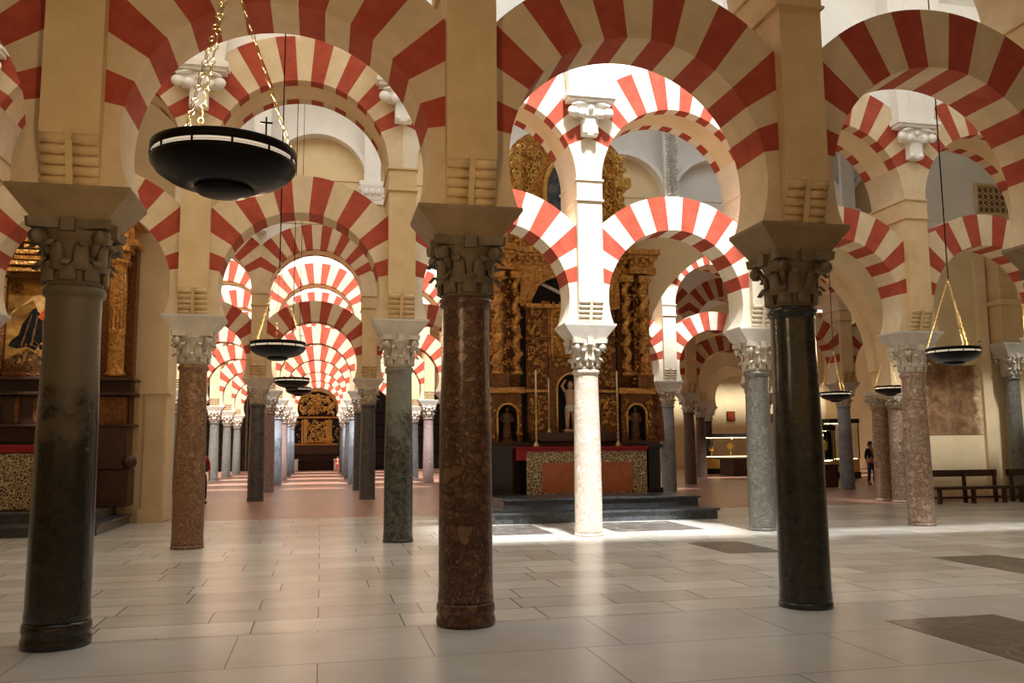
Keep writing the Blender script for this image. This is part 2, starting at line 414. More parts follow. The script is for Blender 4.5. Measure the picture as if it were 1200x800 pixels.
def lower_mesh(kind):
    k = ('low', kind)
    if k not in ME:
        b = ring_mesh(1.345, 2.0, 4.305, HB-.22, math.radians(11), 15, .3, ZI, striped=(kind != 'plain'))
        ME[k] = b.mesh('voussoir_ring', MATS3('sunlitstone' if kind == 'pale' else 'cream'))
    return ME[k]
def upper_mesh(kind):
    k = ('up', kind)
    if k not in ME:
        b = ring_mesh(1.475, 2.28, 6.5, HB, math.radians(25.5), 15, .535, 6.5, striped=(kind != 'plain'), soffit='edge')
        b.v = [(x, y+.115, z) for x, y, z in b.v]
        ME[k] = b.mesh('voussoir_ring', MATS3('sunlitstone' if kind == 'pale' else 'cream'))
    return ME[k]
def spandrel_mesh(top):
    """plaster wall over one upper arch, cut to its extrados"""
    k = ('span', top)
    if k not in ME:
        b = MB(); n = 16; ro, zc = 2.28, 6.5; hd = .52
        amin = math.acos(HB/ro)
        pts = [(ro*math.cos(amin + (PI-2*amin)*i/n), zc + ro*math.sin(amin + (PI-2*amin)*i/n)) for i in range(n+1)]
        for (x0, z0), (x1, z1) in zip(pts, pts[1:]):
            vs = [(x0,-hd,z0),(x1,-hd,z1),(x1,-hd,top),(x0,-hd,top),(x0,hd,z0),(x1,hd,z1),(x1,hd,top),(x0,hd,top)]
            b.add(vs, [(0,1,2,3),(7,6,5,4),(4,5,1,0),(3,2,6,7)])
        b.v = [(x, y+.115, z) for x, y, z in b.v]
        ME[k] = b.mesh('spandrel', M['white'])
    return ME[k]
def lower_arch(x, y, label, kind='striped', group=None):
    o = ob('horseshoe_arch', lower_mesh(kind), None, (x, y, 0)); return tag(o, label, 'arch', group)
def upper_arch(x, y, label, kind='striped', group=None, top=10.8):
    t = thing('round_arch', label, 'arch', (x, y, 0), group)
    ob('voussoir_ring', upper_mesh(kind), t); ob('spandrel', spandrel_mesh(top), t)
    return t

# ------------------------------------------------------------------ carved bracket and pilaster over a pier
def bracket_mb():
    b = MB()   # origin at the wall face, z = 0 at the foot of the bracket; grows towards -y
    b.bevbox(-.15, .15, -.16, .02, 0, .42, .02)
    for x in (-.1, .1): b.ball((x, -.16, .05), .055)
    b.bevbox(-.3, .3, -.2, .02, .36, .62, .04)
    for x, z, r in ((-.34, .43, .1), (.34, .43, .1), (-.17, .4, .085), (.17, .4, .085), (0, .5, .06)):
        b.lathe([(.01, -.05), (r*.8, -.045), (r, 0), (r*.8, .045), (.01, .05)], 14, 0, True, Matrix.Translation((x, -.2, z)) @ Matrix.Rotation(PI/2, 4, 'X'))
    for s_ in (-1, 1): b.tube([(s_*.1, -.2, .6), (s_*.22, -.23, .58), (s_*.36, -.24, .53)], [.035, .04, .03], 6)
    b.box(-.44, .44, -.27, .02, .62, .68); b.box(-.48, .48, -.31, .02, .68, .76); b.box(-.45, .45, -.28, .02, .76, .8)
    return b
def bracket(x, y, z, top, label, group='carved brackets under the vault pilasters'):
    t = thing('carved_bracket', label, 'bracket', (x, y, z), group)
    if 'brk' not in ME: ME['brk'] = bracket_mb().mesh('corbel', M['white'])
    ob('corbel', ME['brk'], t)
    k = ('pil', round(top-z, 2))
    if k not in ME:
        b = MB(); h = top-z; vs = [(-.4, -.22, .8), (.4, -.22, .8), (.4, .02, .8), (-.4, .02, .8), (-.62, -.34, h), (.62, -.34, h), (.62, .02, h), (-.62, .02, h)]
        b.add(vs, [(3,2,1,0),(4,5,6,7),(0,1,5,4),(1,2,6,5),(2,3,7,6),(3,0,4,7)])
        b.add([(x*.42, y-.035, z_) for x, y, z_ in vs], [(3,2,1,0),(4,5,6,7),(0,1,5,4),(1,2,6,5),(2,3,7,6),(3,0,4,7)])
        ME[k] = b.mesh('pilaster', M['white'])
    ob('pilaster', ME[k], t)
    return t
# ------------------------------------------------------------------ the arcades
ORD = {'A': 'front', 'B': 'second', 'C': 'third', 'D': 'fourth', 'E': 'fifth', 'F': 'sixth', 'G': 'seventh', 'H': 'eighth'}
YS = {'A': A, 'B': B, 'C': C, 'D': D, 'E': E_, 'F': F_, 'G': G_, 'H': H_}
# offsets in x/y measured per column, so that each base stands where the photo has it
COLS = {
 ('A', -1): ('sh_black', 'black marble column of the front arcade, left of the dark grey one'),
 ('A', 0): ('sh_darkgrey', 'dark grey column with ringed base, leftmost of the near arcade'),
 ('A', 1): ('sh_red', 'reddish brown mottled column with ringed base, nearest the middle'),
 ('A', 2): ('sh_black', 'black marble column of the near arcade, right of the altar'),
 ('A', 3): ('sh_darkgrey', 'dark grey column of the front arcade, right of the black one'),
 ('B', -1): ('sh_brown', 'brown speckled column of the second arcade before the left painting altar'),
 ('B', 0): ('sh_brown', 'rusty speckled column beside the tan pier with the wooden plaque'),
 ('B', 1): ('sh_green', 'dark green-grey veined column left of the reddish front column'),
 ('B', 2): ('sh_white', 'sunlit white and rose column standing before the altar steps'),
 ('B', 3): ('sh_grey', 'speckled grey column left of the black front column'),
 ('B', 4): ('sh_pink', 'pink pebbled column left of the benches'),
 ('B', 5): ('sh_grey', 'speckled grey column of the second arcade right of the pink one'),
}
NAMES = {}
for (r, k), (m, lab) in COLS.items():
    cap, imp = ('shadedcap', 'shadedimpost') if r == 'A' else ('capital', 'impost')
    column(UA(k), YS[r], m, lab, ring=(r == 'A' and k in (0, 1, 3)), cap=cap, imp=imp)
short = {('A', -1): 'black column at the far left', ('A', 0): 'dark grey column', ('A', 1): 'reddish front column', ('A', 2): 'black front column', ('A', 3): 'dark grey column at far right',
         ('B', -1): 'brown column at the far left', ('B', 0): 'rusty speckled column', ('B', 1): 'green-grey column', ('B', 2): 'sunlit white column', ('B', 3): 'speckled grey column', ('B', 4): 'pink pebbled column', ('B', 5): 'grey column at far right'}
for r in 'AB':
    for k in range(-1, 4 if r == 'A' else 6):
        pier(UA(k), YS[r], 'sunlitstone' if r == 'B' and k in (2, 3) else 'stone', ('pale' if r == 'B' and k in (2, 3) else 'tan') + ' stone pier with rolled corbel above the ' + short[(r, k)])
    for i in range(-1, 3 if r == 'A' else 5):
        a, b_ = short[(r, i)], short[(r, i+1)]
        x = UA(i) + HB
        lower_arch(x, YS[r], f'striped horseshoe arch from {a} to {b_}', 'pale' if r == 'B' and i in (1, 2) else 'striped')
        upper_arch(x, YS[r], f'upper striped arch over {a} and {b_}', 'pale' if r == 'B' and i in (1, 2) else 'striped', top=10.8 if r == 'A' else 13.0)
def bay_word(k):
    if k == 0: return 'on the left of the long aisle'
    if k == 1: return 'on the right of the long aisle'
    if k < 0: return ('one bay', 'two bays', 'three bays')[-k-1] + ' left of the long aisle'
    return ('one bay', 'two bays', 'three bays', 'four bays', 'five bays', 'six bays', 'seven bays')[k-2] + ' right of the long aisle'
def arch_word(i):
    if i == 0: return 'spanning the long aisle'
    if i < 0: return ('one bay', 'two bays', 'three bays')[-i-1] + ' left of the long aisle'
    return ('one bay', 'two bays', 'three bays', 'four bays', 'five bays', 'six bays', 'seven bays', 'eight bays')[i-1] + ' right of the long aisle'
shade = {'sh_umber': 'dark umber', 'sh_slate': 'dark slate', 'sh_bluegrey': 'blue-grey', 'sh_pinkgrey': 'pinkish grey', 'sh_grey': 'speckled grey', 'sh_pink': 'pink mottled', 'sh_brown': 'brown', 'sh_black': 'black', 'sh_green': 'green-grey'}
FAR = {
 'C': ({-1: 'sh_grey', 0: 'sh_slate', 1: 'sh_slate', 4: 'sh_bluegrey', 5: 'sh_grey', 6: 'sh_bluegrey'}, range(-1, 7)),
 'D': ({-1: 'sh_grey', 0: 'sh_pinkgrey', 1: 'sh_slate', 2: 'sh_slate', 5: 'sh_umber', 6: 'sh_brown'}, range(-1, 6)),
 'E': ({-1: 'sh_grey', 0: 'sh_bluegrey', 1: 'sh_bluegrey', 2: 'sh_pinkgrey', 6: 'sh_umber', 7: 'sh_grey'}, (-1, 0, 1, 5, 6)),
 'F': ({-1: 'sh_grey', 0: 'sh_pinkgrey', 1: 'sh_slate', 2: 'sh_slate', 7: 'sh_black', 8: 'sh_brown'}, (-1, 0, 1, 6, 7)),
 'G': ({-1: 'sh_grey', 0: 'sh_bluegrey', 1: 'sh_bluegrey', 2: 'sh_grey'}, (-1, 0, 1)),
 'H': ({-1: 'sh_grey', 0: 'sh_bluegrey', 1: 'sh_slate', 2: 'sh_grey'}, (-1, 0, 1)),
}
SKIP = set()
for r, (cols, arcs) in FAR.items():
    o = ORD[r]; y = YS[r]
    cs = dict(cols)
    for i in arcs:
        for k in (i, i+1):
            if k not in cs: cs[k] = 'sh_grey'
    for k, m in sorted(cs.items()):
        plain = r in 'EF' and k >= 5
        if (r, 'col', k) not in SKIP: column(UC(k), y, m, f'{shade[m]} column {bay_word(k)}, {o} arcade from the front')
        if (r, 'pier', k) not in SKIP: pier(UC(k), y, 'plaster' if plain else ('sunlitstone' if (r, k) == ('C', 4) else 'stone'), f'pale pier {bay_word(k)}, {o} arcade from the front')
    for i in arcs:
        kind = 'plain' if (r in 'EF' and i >= 5) else ('pale' if r == 'C' and i in (3, 4) else 'striped')
        w = 'plain tan' if kind == 'plain' else 'striped'
        if (r, 'low', i) not in SKIP: lower_arch(UC(i)+HB, y, f'{w} horseshoe arch {arch_word(i)}, {o} arcade from the front', kind)
        if (r, 'up', i) not in SKIP: upper_arch(UC(i)+HB, y, f'{w} upper arch {arch_word(i)}, {o} arcade from the front', kind, top=13.0 if r == 'C' else 10.8)

# brackets and pilasters over the second arcade
for k in range(-1, 6):
    bracket(UA(k), B-.407, 7.3, 10.78, 'white carved bracket and pilaster above the ' + short[('B', k)])

# upper wall of the third arcade: pilasters with capitals carrying white blind arches
def blind_arch(x, y, label, field='plaster'):
    b = MB(); ri, ro, zc = 1.56, 1.715, 10.1; n = 20
    for i in range(n):
        a0, a1 = PI*i/n, PI*(i+1)/n
        P = [(ri*math.cos(a0), zc+ri*math.sin(a0)), (ro*math.cos(a0), zc+ro*math.sin(a0)), (ro*math.cos(a1), zc+ro*math.sin(a1)), (ri*math.cos(a1), zc+ri*math.sin(a1))]
        b.prism(P, -.45, 0)
    for s_ in (1, -1):
        b.box(min(s_*1.56, s_*1.715), max(s_*1.56, s_*1.715), -.45, 0, 8.4, 10.1)
    t = thing('blind_arch', label, 'arch', (x, y, 0)); b.build('arch_band', M['white'], t)
    w = MB(); w.box(-1.56, 1.56, -.02, .012, 8.8, 10.1); w.box(-1.56, 1.56, -.06, .012, 10.25, 10.37)
    for i in range(n):
        a0, a1 = PI*i/n, PI*(i+1)/n
        w.prism([(0, 10.1), (1.56*math.cos(a0), 10.1+1.56*math.sin(a0)), (1.56*math.cos(a1), 10.1+1.56*math.sin(a1))], -.02, .012)
    w.build('wall_field', M[field], t)
    return t
for i in range(-1, 7):
    blind_arch(UC(i)+HB, C-.42, f'white blind arch high on the wall {arch_word(i)}', 'white' if i == 4 else 'plaster')
def pilaster_capital(x, y, label, ornate):
    t = thing('carved_pilaster', label, 'pilaster', (x, y-.48, 0))
    dz = -1.0 if ornate else 0
    b = MB(); b.bevbox(-.36, .36, -.62, -.4, 9.35, 9.55, .03); b.bevbox(-.42, .42, -.66, -.4, 9.95, 10.12, .03); b.frustum(.3, .15, 9.5, .4, .22, 9.98, 0, Matrix.Translation((0, -.48, 0)))
    for x_ in (-.36, .36):
        for z_, r_ in ((9.85, .1), (9.63, .08)): b.lathe([(.01, -.06), (r_*.8, -.05), (r_, 0), (r_*.8, .05), (.01, .06)], 12, 0, True, Matrix.Translation((x_, -.58, z_)) @ Matrix.Rotation(PI/2, 4, 'X'))
    for x_ in (-.2, 0, .2): b.ball((x_, -.66, 9.75), .09, 0, 8, 5, (1, .5, 1.3))
    b.build('scroll_capital', M['white'], t, (0, 0, dz))
    s_ = MB(); s_.box(-.26, .26, -.56, -.4, 10.12+dz, 12.9)
    s_.build('shaft', M['white'], t)
    if ornate:
        q = MB()
        for j in range(36):
            z = 9.25 + j*.1
            for x_ in (-.14, .14): q.ball((x_ + rnd.uniform(-.03, .03), -.58, z + rnd.uniform(-.02, .02)), rnd.uniform(.05, .085), 0, 7, 4, (1, .6, 1))
            q.tube([(.12*math.cos(a), -.6, z + .05*math.sin(a)) for a in [i*PI/4 for i in range(7)]], .018, 5)
        q.build('foliage_relief', M['impost'], t)
    return t
for k in range(-1, 8):
    pilaster_capital(UC(k), C, f'white scroll-capped pilaster high {bay_word(k)}', k == 4)

# ------------------------------------------------------------------ the shell
X0, X1, Y0, Y1 = -13.0, 36.0, -7.0, 67.0
YM = 21.8
b = MB(); b.box(X0, X1, A+.02, 20.88, -.3, 0)
struct(b.build('floor', M['floor']))
b = MB(); b.box(X0, X1, Y0, A+.02, -.3, 0)
struct(b.build('floor', M['floor_front']))
b = MB(); b.box(X0, X1, 20.88, Y1, -.3, -.004)
struct(b.build('floor', M['redfloor']))
def wallbox(name, mat, *a):
    b = MB(); b.box(*a); return struct(b.build(name, M[mat]))
M['museumwall'] = m_stone('ochre_plaster', lin(188,164,120), lin(206,182,138), 1.2, .9, .05)
wallbox('wall_left', 'plaster', X0-.3, X0, Y0, Y1, 0, 14.4)
wallbox('wall_right', 'plaster', X1, X1+.3, Y0, Y1, 0, 14.4)
wallbox('wall_back', 'plaster', X0-.3, X1+.3, Y0-.3, Y0, 0, 14.4)
wallbox('wall_far', 'stone', X0-.3, 17.0, Y1, Y1+.3, 0, 14.4)
wallbox('wall_museum', 'museumwall', 17.0, X1, 57.0, 57.3, 0, 14.4)
wallbox('wall_museum_return', 'plaster', 16.8, 17.1, 57.3, Y1, 0, 14.4)
# side chapel walls between the second and third arcades
wallbox('wall_left_chapel', 'plaster', X0, -3.45, 20.9, YM+.3, 0, 13.0)
wallbox('wall_altar', 'plaster', 3.9, 7.76, YM+.17, YM+.5, 0, 8.0)
wallbox('wall_right_chapel', 'plaster', 16.28, X1, YM, YM+.5, 0, 7.6)
wallbox('wall_right_chapel_upper', 'white', 16.28, X1, YM, YM+.5, 7.6, 13.0)
# end walls of the arcades, closing the upper rows at the sides
for r, y, top in (('A', A, 10.8), ('B', B, 13.0)):
    wallbox('wall_end_left', 'white', X0, UA(-1)-.3, y-.3, y+.3, ZI if r == 'A' else 6.5, top)
    wallbox('wall_end_right', 'white', UA(3 if r == 'A' else 5)+.24, X1, y-.3, y+.3, 6.5, top)

wallbox('wall_clerestory_right', 'white', UC(7)+.3, X1, C-.4, C+.4, 6.5, 13.0)
# vaults with roof openings
def vault(y0, y1, zs, rise, holes, name, mat='white'):
    b = MB(); n = 24; L = y1-y0
    y0, y1 = y0+.64, y1-.407; L = y1-y0
    R = (L*L/4 + rise*rise)/(2*rise); half = math.asin(L/2/R)
    ps = []
    for i in range(n+1):
        a = -half + 2*half*i/n; ps.append(((y0+y1)/2 + R*math.sin(a), zs + R*math.cos(a) - (R-rise)))
    xs = sorted({X0, X1, *[h[0] for h in holes], *[h[1] for h in holes]})
    for xa, xb in zip(xs, xs[1:]):
        for (ya, za), (yb, zb) in zip(ps, ps[1:]):
            if any(xa >= h[0]-1e-6 and xb <= h[1]+1e-6 and (ya+yb)/2 > h[2] and (ya+yb)/2 < h[3] for h in holes): continue
            vs = [(xa, ya, za), (xb, ya, za), (xb, yb, zb), (xa, yb, zb), (xa, ya, za+.25), (xb, ya, za+.25), (xb, yb, zb+.25), (xa, yb, zb+.25)]
            b.add(vs, [(0, 3, 2, 1), (4, 5, 6, 7), (0, 1, 5, 4), (1, 2, 6, 5), (2, 3, 7, 6), (3, 0, 4, 7)])
    return struct(b.build(name, M[mat]))
vault(Y0, A, 10.8, 1.6, [], 'ceiling_vault_front')
vault(A, B, 10.8, 1.6, [(2.3, 7.9, 8.45, 13.3)], 'ceiling_vault_second')
vault(B, C, 13.0, 1.4, [(10.4, 13.6, 22.4, 24.9)], 'ceiling_vault_altar')
for y0, y1 in ((C, D), (D, E_), (E_, F_), (F_, G_), (G_, H_), (H_, Y1+.4)):
    vault(y0, y1, 10.8, 1.4, [(-9.5, 6.5, y0+.5, y0+4.6)] if y1 < Y1 else [], 'ceiling_vault_aisle')

# wide plaster arch on the right with its twin columns
b = MB(); n = 28; zc, r0, r1 = 3.67, 3.58, 4.25
for i in range(n):
    a0, a1 = PI*i/n, PI*(i+1)/n
    if a0 > PI/2-.01: continue
    r1 = 4.25
    b.prism([(r0*math.cos(a0), zc+r0*math.sin(a0)), (r1*math.cos(a0), zc+r1*math.sin(a0)), (r1*math.cos(a1), zc+r1*math.sin(a1)), (r0*math.cos(a1), zc+r0*math.sin(a1))], -.45, .45, 0)
    c0, c1 = r0*math.cos(a0), r0*math.cos(a1)
    b.prism([((r0-.09)*math.cos(a0), zc+(r0-.09)*math.sin(a0)), (r0*math.cos(a0), zc+r0*math.sin(a0)), (r0*math.cos(a1), zc+r0*math.sin(a1)), ((r0-.09)*math.cos(a1), zc+(r0-.09)*math.sin(a1))], .12, .45, 0)
for i in range(n//2, n):
    a0, a1 = PI*i/n, PI*(i+1)/n
    b.prism([(r0*math.cos(a1), zc+r0*math.sin(a1)), (r0*math.cos(a0), zc+r0*math.sin(a0)), (r0*math.cos(a0), 8.0), (r0*math.cos(a1), 8.0)], .12, .45)
b.box(-4.25, -r0, .12, .45, 0, 8.0); b.box(r0, 4.25, -.45, .45, 3.1, zc)
for i in range(n//2):
    a0, a1 = PI*i/n, PI*(i+1)/n; b.prism([(4.25*math.cos(a1), zc+4.25*math.sin(a1)), (4.25*math.cos(a0), zc+4.25*math.sin(a0)), (4.25, zc+4.25*math.sin(a0)), (4.25, zc+4.25*math.sin(a1))], -.45, .45)
tag(b.build('plaster_arch', M['plaster'], None, (12.02, 21.85, 0)), 'wide plain tan arch landing on two rose columns', 'arch')
for y, w in ((21.5, 'nearer'), (22.25, 'further')):
    t = thing('marble_column', f'mottled rose column under the plain tan arch, {w} of the pair', 'column', (15.78, y, 0))
    ob('base', col_mesh('base_low', 'impost'), t); s1 = ob('shaft', col_mesh('shaft', 'sh_pink'), t); s1.scale.z = .88
    c1 = ob('capital', col_mesh('capital', 'capital'), t, (0, 0, 2.63)); c1.scale.z = .5
b = MB(); b.bevbox(-.42, .5, -.55, .55, 0, .13, .02); b.box(-.36, .44, -.48, .48, -.06, 0)
tag(b.build('impost_slab', M['impost'], None, (15.78, 21.87, 2.97)), 'stone slab resting on the two rose columns', 'impost')
# left counterpart: pier edge seen beside the painting altar
b = MB(); b.box(-.12, .52, -.12, .5, 2.86, 2.98); b.box(-.06, .46, -.06, .44, 0, .3); b.box(0, .42, 0, .4, .3, 2.86)
tag(b.build('wall_pilaster', M['plaster'], None, (-3.9, 20.86, 0)), 'tan pilaster with moulded cap beside the wooden plaque', 'pilaster')
b = MB(); b.bevbox(-.11, .11, -.04, 0, 0, 1.2, .01); b.box(-.085, .085, -.05, -.04, .03, 1.17)
tag(b.build('wall_plaque', M['stone'], None, (-4.12, 20.9, 1.6)), 'narrow upright brown plaque on the tan left pier', 'plaque')
# ------------------------------------------------------------------ dark grave slabs set flush in the white floor
def slab(pts, label):
    b = MB(); n = len(pts)
    cx = sum(p[0] for p in pts)/n; cy = sum(p[1] for p in pts)/n
    vs = [(x-cx, y-cy, 0) for x, y in pts] + [(x-cx, y-cy, .004) for x, y in pts]
    b.add(vs, [tuple(reversed(range(n))), tuple(range(n, 2*n))] + [(i, (i+1) % n, (i+1) % n+n, i+n) for i in range(n)])
    return tag(b.build('floor_slab', M['slab'], None, (cx, cy, 0)), label, 'floor slab', 'dark slabs set in the floor')
slab([(5.04, 5.3), (6.2, 5.3), (6.2, 7.22), (5.04, 7.22)], 'dark veined slab set in the floor, front right corner')
slab([(8.46, 9.1), (9.5, 9.1), (9.5, 10.95), (8.46, 10.95)], 'brown slab in the floor below the benches, at right')
slab([(5.95, 12.15), (6.85, 12.15), (6.85, 13.66), (5.95, 13.66)], 'small brown slab in the floor left of the black column')
slab([(3.1, 15.75), (4.25, 15.75), (4.25, 17.7), (3.1, 17.7)], 'dark slab before the altar steps, left of the white column')
slab([(5.45, 15.75), (7.25, 15.75), (7.25, 17.7), (5.45, 17.7)], 'wide dark slab before the altar steps, right of the white column')

# ------------------------------------------------------------------ main altar
UCN = 6.3
t = thing('altar_platform', 'two black stone steps under the gold altar', 'steps', (UCN, 18, 0))
b = MB(); b.box(-2.75, 2.25, -.04, 3.6, 0, .185); b.build('riser', M['dkstone'], t)
b = MB(); b.bevbox(-2.8, 2.3, -.1, 3.6, .185, .23, .015); b.build('tread', M['dkstone'], t)
b = MB(); b.box(-2.35, 2.25, .95, 3.6, .23, .405); b.build('riser', M['dkstone'], t)
b = MB(); b.bevbox(-2.4, 2.3, .89, 3.6, .405, .45, .015); b.build('tread', M['dkstone'], t)

def m_frontal():
    t = NT('floral_inlay', .5); v, _ = t.coord(False)
    w = t.N('ShaderNodeTexNoise'); w.inputs['Scale'].default_value = 5; t.L(v, w.inputs['Vector'])
    sc = t.N('ShaderNodeVectorMath', operation='SCALE'); sc.inputs['Scale'].default_value = .18; t.L(w.outputs['Color'], sc.inputs[0])
    ad = t.N('ShaderNodeVectorMath', operation='ADD'); t.L(v, ad.inputs[0]); t.L(sc.outputs[0], ad.inputs[1])
    vo = t.N('ShaderNodeTexVoronoi', feature='DISTANCE_TO_EDGE'); vo.inputs['Scale'].default_value = 15; t.L(ad.outputs[0], vo.inputs['Vector'])
    wv = t.N('ShaderNodeTexWave', wave_type='RINGS'); wv.inputs['Scale'].default_value = 6; wv.inputs['Distortion'].default_value = 9; wv.inputs['Detail'].default_value = 2; wv.inputs['Detail Scale'].default_value = 3; t.L(v, wv.inputs['Vector'])
    c = t.ramp(vo.outputs['Distance'], [(.04, lin(214,190,140)), (.1, lin(22,16,12))])
    c2 = t.ramp(wv.outputs['Fac'], [(.42, lin(26,18,14)), (.6, lin(190,160,112))])
    t.color(t.mix(.45, c, c2, 'LIGHTEN')); return t.m
M['frontal'] = m_frontal()
t = thing('altar_table', 'altar with floral inlaid border, terracotta panel and red cloth', 'altar', (UCN, 20.6, .45))
b = MB(); b.box(-1.42, 1.62, .0, .8, 0, 1.1); bd = b.build('body', M['blackwood'], t)
b = MB(); b.box(-1.44, 1.64, -.03, 0, 0, .04); b.box(-1.44, 1.64, -.03, 0, .76, 1.06); b.box(-1.44, -1.06, -.03, 0, .04, .76); b.box(1.28, 1.64, -.03, 0, .04, .76); b.build('inlaid_border', M['frontal'], bd)
b = MB(); b.box(-1.06, 1.28, -.015, 0, .04, .76)
for z in (.04, .72): b.box(-1.06, 1.28, -.025, -.015, z, z+.04)
b.build('frontal_panel', M['orange'], bd)
b = MB(); b.bevbox(-1.7, 1.68, -.09, .85, 1.1, 1.15, .012); b.box(-1.46, 1.66, -.06, -.035, 1.03, 1.1)
b.box(-1.7, -1.46, -.06, .8, .82, 1.1)
b.build('altar_cloth', M['redcloth'], t)
# black credence at the left and small stand at the right
t = thing('credence_table', 'black panelled side table left of the altar', 'table', (4.25, 20.85, .45))
b = MB(); b.box(-.28, .28, -.2, .25, .0, 1.1); b.build('body', M['blackwood'], t)
b = MB(); b.bevbox(-.33, .33, -.26, .3, 1.1, 1.17, .01); b.build('table_top', M['blackwood'], t)
b = MB(); b.box(-.22, .22, -.225, -.2, .12, .95)
for x in (-.2, .16): b.box(x, x+.04, -.24, -.225, .15, .92)
b.build('door_panel', M['blackwood'], t)
t = thing('pedestal', 'narrow black pedestal at the right end of the altar', 'pedestal', (8.18, 20.8, .45))
b = MB(); b.bevbox(-.2, .2, -.2, .2, 0, .12, .02); b.bevbox(-.15, .15, -.15, .15, .12, 1.1, .01); b.build('body', M['blackwood'], t)
b = MB(); b.bevbox(-.22, .22, -.22, .22, 1.1, 1.2, .03); b.build('cap', M['blackwood'], t)

def candlestick(x, y, z, h, hc, label, r=.09, group='candlesticks on the main altar'):
    t = thing('candlestick', label, 'candlestick', (x, y, z), group)
    b = MB(); b.lathe([(r, 0), (r*1.05, .015), (r*.85, .05), (r*.4, .1), (r*.25, .14)], 14); b.build('base', M['brass'], t)
    b = MB(); pr = [(r*.25, .14)]; n = 5
    for i in range(n):
        z0 = .14 + (h-.2)*i/n; dz = (h-.2)/n
        pr += [(r*.2, z0+dz*.15), (r*.38, z0+dz*.4), (r*.24, z0+dz*.7), (r*.42, z0+dz*.9)]
    pr += [(r*.25, h-.05), (r*.55, h-.02), (r*.55, h)]
    b.lathe(pr, 12); st = b.build('stem', M['brass'], t)
    b = MB(); b.lathe([(r*.26, h), (r*.25, h+hc-.02), (r*.1, h+hc)], 10); b.build('candle', M['candle'], st)
candlestick(5.18, 20.85, 1.6, 1.28, .62, 'tall brass candlestick with long candle, left half of altar')
candlestick(7.3, 20.85, 1.6, 1.28, .62, 'tall brass candlestick with long candle, right half of altar')
candlestick(5.6, 21.2, 1.95, 1.0, .38, 'shorter candlestick left of the central statue', .07)
candlestick(6.85, 21.2, 1.95, 1.0, .38, 'shorter candlestick right of the central statue', .07)

# ------------------------------------------------------------------ gilded retable behind the altar
def scrolls(b, x0, x1, z0, z1, y, dens=14, rmin=.045, rmax=.11, seed=1):
    q = random.Random(seed); n = int((x1-x0)*(z1-z0)*dens)
    for _ in range(n):
        r = q.uniform(rmin, rmax); x = q.uniform(x0+r*.6, x1-r*.6); z = q.uniform(z0+r*.6, z1-r*.6); a = q.uniform(0, 6.28); s_ = q.choice((-1, 1))
        if q.random() < .55:
            P = []
            for i in range(8):
                f = i/7; aa = a + s_*f*4.8; rr = r*(1-.65*f); P.append((x+rr*math.cos(aa), y - .02 - .03*math.sin(f*3.1), z+rr*math.sin(aa)))
            b.tube(P, [.028*(1-.5*i/7)*(r/.08)**.5 for i in range(8)], 5)
            b.ball((P[-1][0], y-.03, P[-1][2]), .026, 0, 6, 4)
        else:
            b.ball((x, y-.01, z), r*.62, 0, 7, 4, (1, .75, q.uniform(.6, 1.5)))
def twisted_column(b, x, y, z0, z1, r=.1, turns=5):
    n = 64; P = []
    for i in range(n+1):
        f = i/n; a = 2*PI*turns*f; P.append((x+.045*math.cos(a), y+.045*math.sin(a), z0+(z1-z0)*f))
    b.tube(P, [r*(1+.1*math.sin(i*.9)) for i in range(n+1)], 10)
    q = random.Random(int(x*100))
    for i in range(60):
        f = q.random(); a = q.uniform(0, 6.28); b.ball((x+(r+.02)*math.cos(a)+.045*math.cos(2*PI*turns*f), y+(r+.02)*math.sin(a), z0+(z1-z0)*f), q.uniform(.03, .05), 0, 6, 4)
def niche_panel(b, x0, x1, z0, z1, cx, w, zb, zs, y0, y1):
    """slab with an arched hole: half-width w, sill zb, springing zs"""
    b.box(x0, cx-w, y0, y1, z0, z1); b.box(cx+w, x1, y0, y1, z0, z1)
    if zb > z0: b.box(cx-w, cx+w, y0, y1, z0, zb)
    n = 10
    for i in range(n):
        a0, a1 = PI*i/n, PI*(i+1)/n
        xa, za, xb, zb_ = cx+w*math.cos(a0), zs+w*math.sin(a0), cx+w*math.cos(a1), zs+w*math.sin(a1)
        b.prism([(xb, zb_), (xa, za), (xa, z1), (xb, z1)], y0, y1)
t = thing('altarpiece', 'tall carved gilded altarpiece behind the red-topped altar', 'altarpiece', (UCN, 21.4, 0))
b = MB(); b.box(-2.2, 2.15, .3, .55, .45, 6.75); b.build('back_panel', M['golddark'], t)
b = MB(); b.box(-2.25, 2.2, .1, .3, .45, 1.62); b.bevbox(-2.35, 2.3, -.15, .3, 1.6, 1.72, .02); b.bevbox(-1.2, 1.15, -.3, .0, 1.72, 1.95, .02); b.build('predella', M['wood'], t)
b = MB()
niche_panel(b, -2.2, -1.36, 1.72, 2.95, -1.72, .25, 1.74, 2.42, 0, .3)
niche_panel(b, 1.3, 2.15, 1.72, 2.95, 1.72, .25, 1.74, 2.42, 0, .3)
niche_panel(b, -.62, .62, 1.95, 3.9, 0, .4, 1.96, 3.05, .02, .3)
b.box(-1.2, -.66, .0, .3, 1.95, 2.95); b.box(.66, 1.15, .0, .3, 1.95, 2.95)
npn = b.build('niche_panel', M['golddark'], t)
for cx, w, zb, zs in ((-1.72, .27, 1.74, 2.42), (1.72, .27, 1.74, 2.42), (0, .43, 1.96, 3.05)):
    b = MB(); b.tube([(cx-w, -.01, zb), (cx-w, -.01, zs)] + [(cx+w*math.cos(a), -.01, zs+w*math.sin(a)) for a in [PI - PI*i/12 for i in range(13)]] + [(cx+w, -.01, zb)], .03, 6)
    b.build('niche_frame', M['goldbright'], npn)
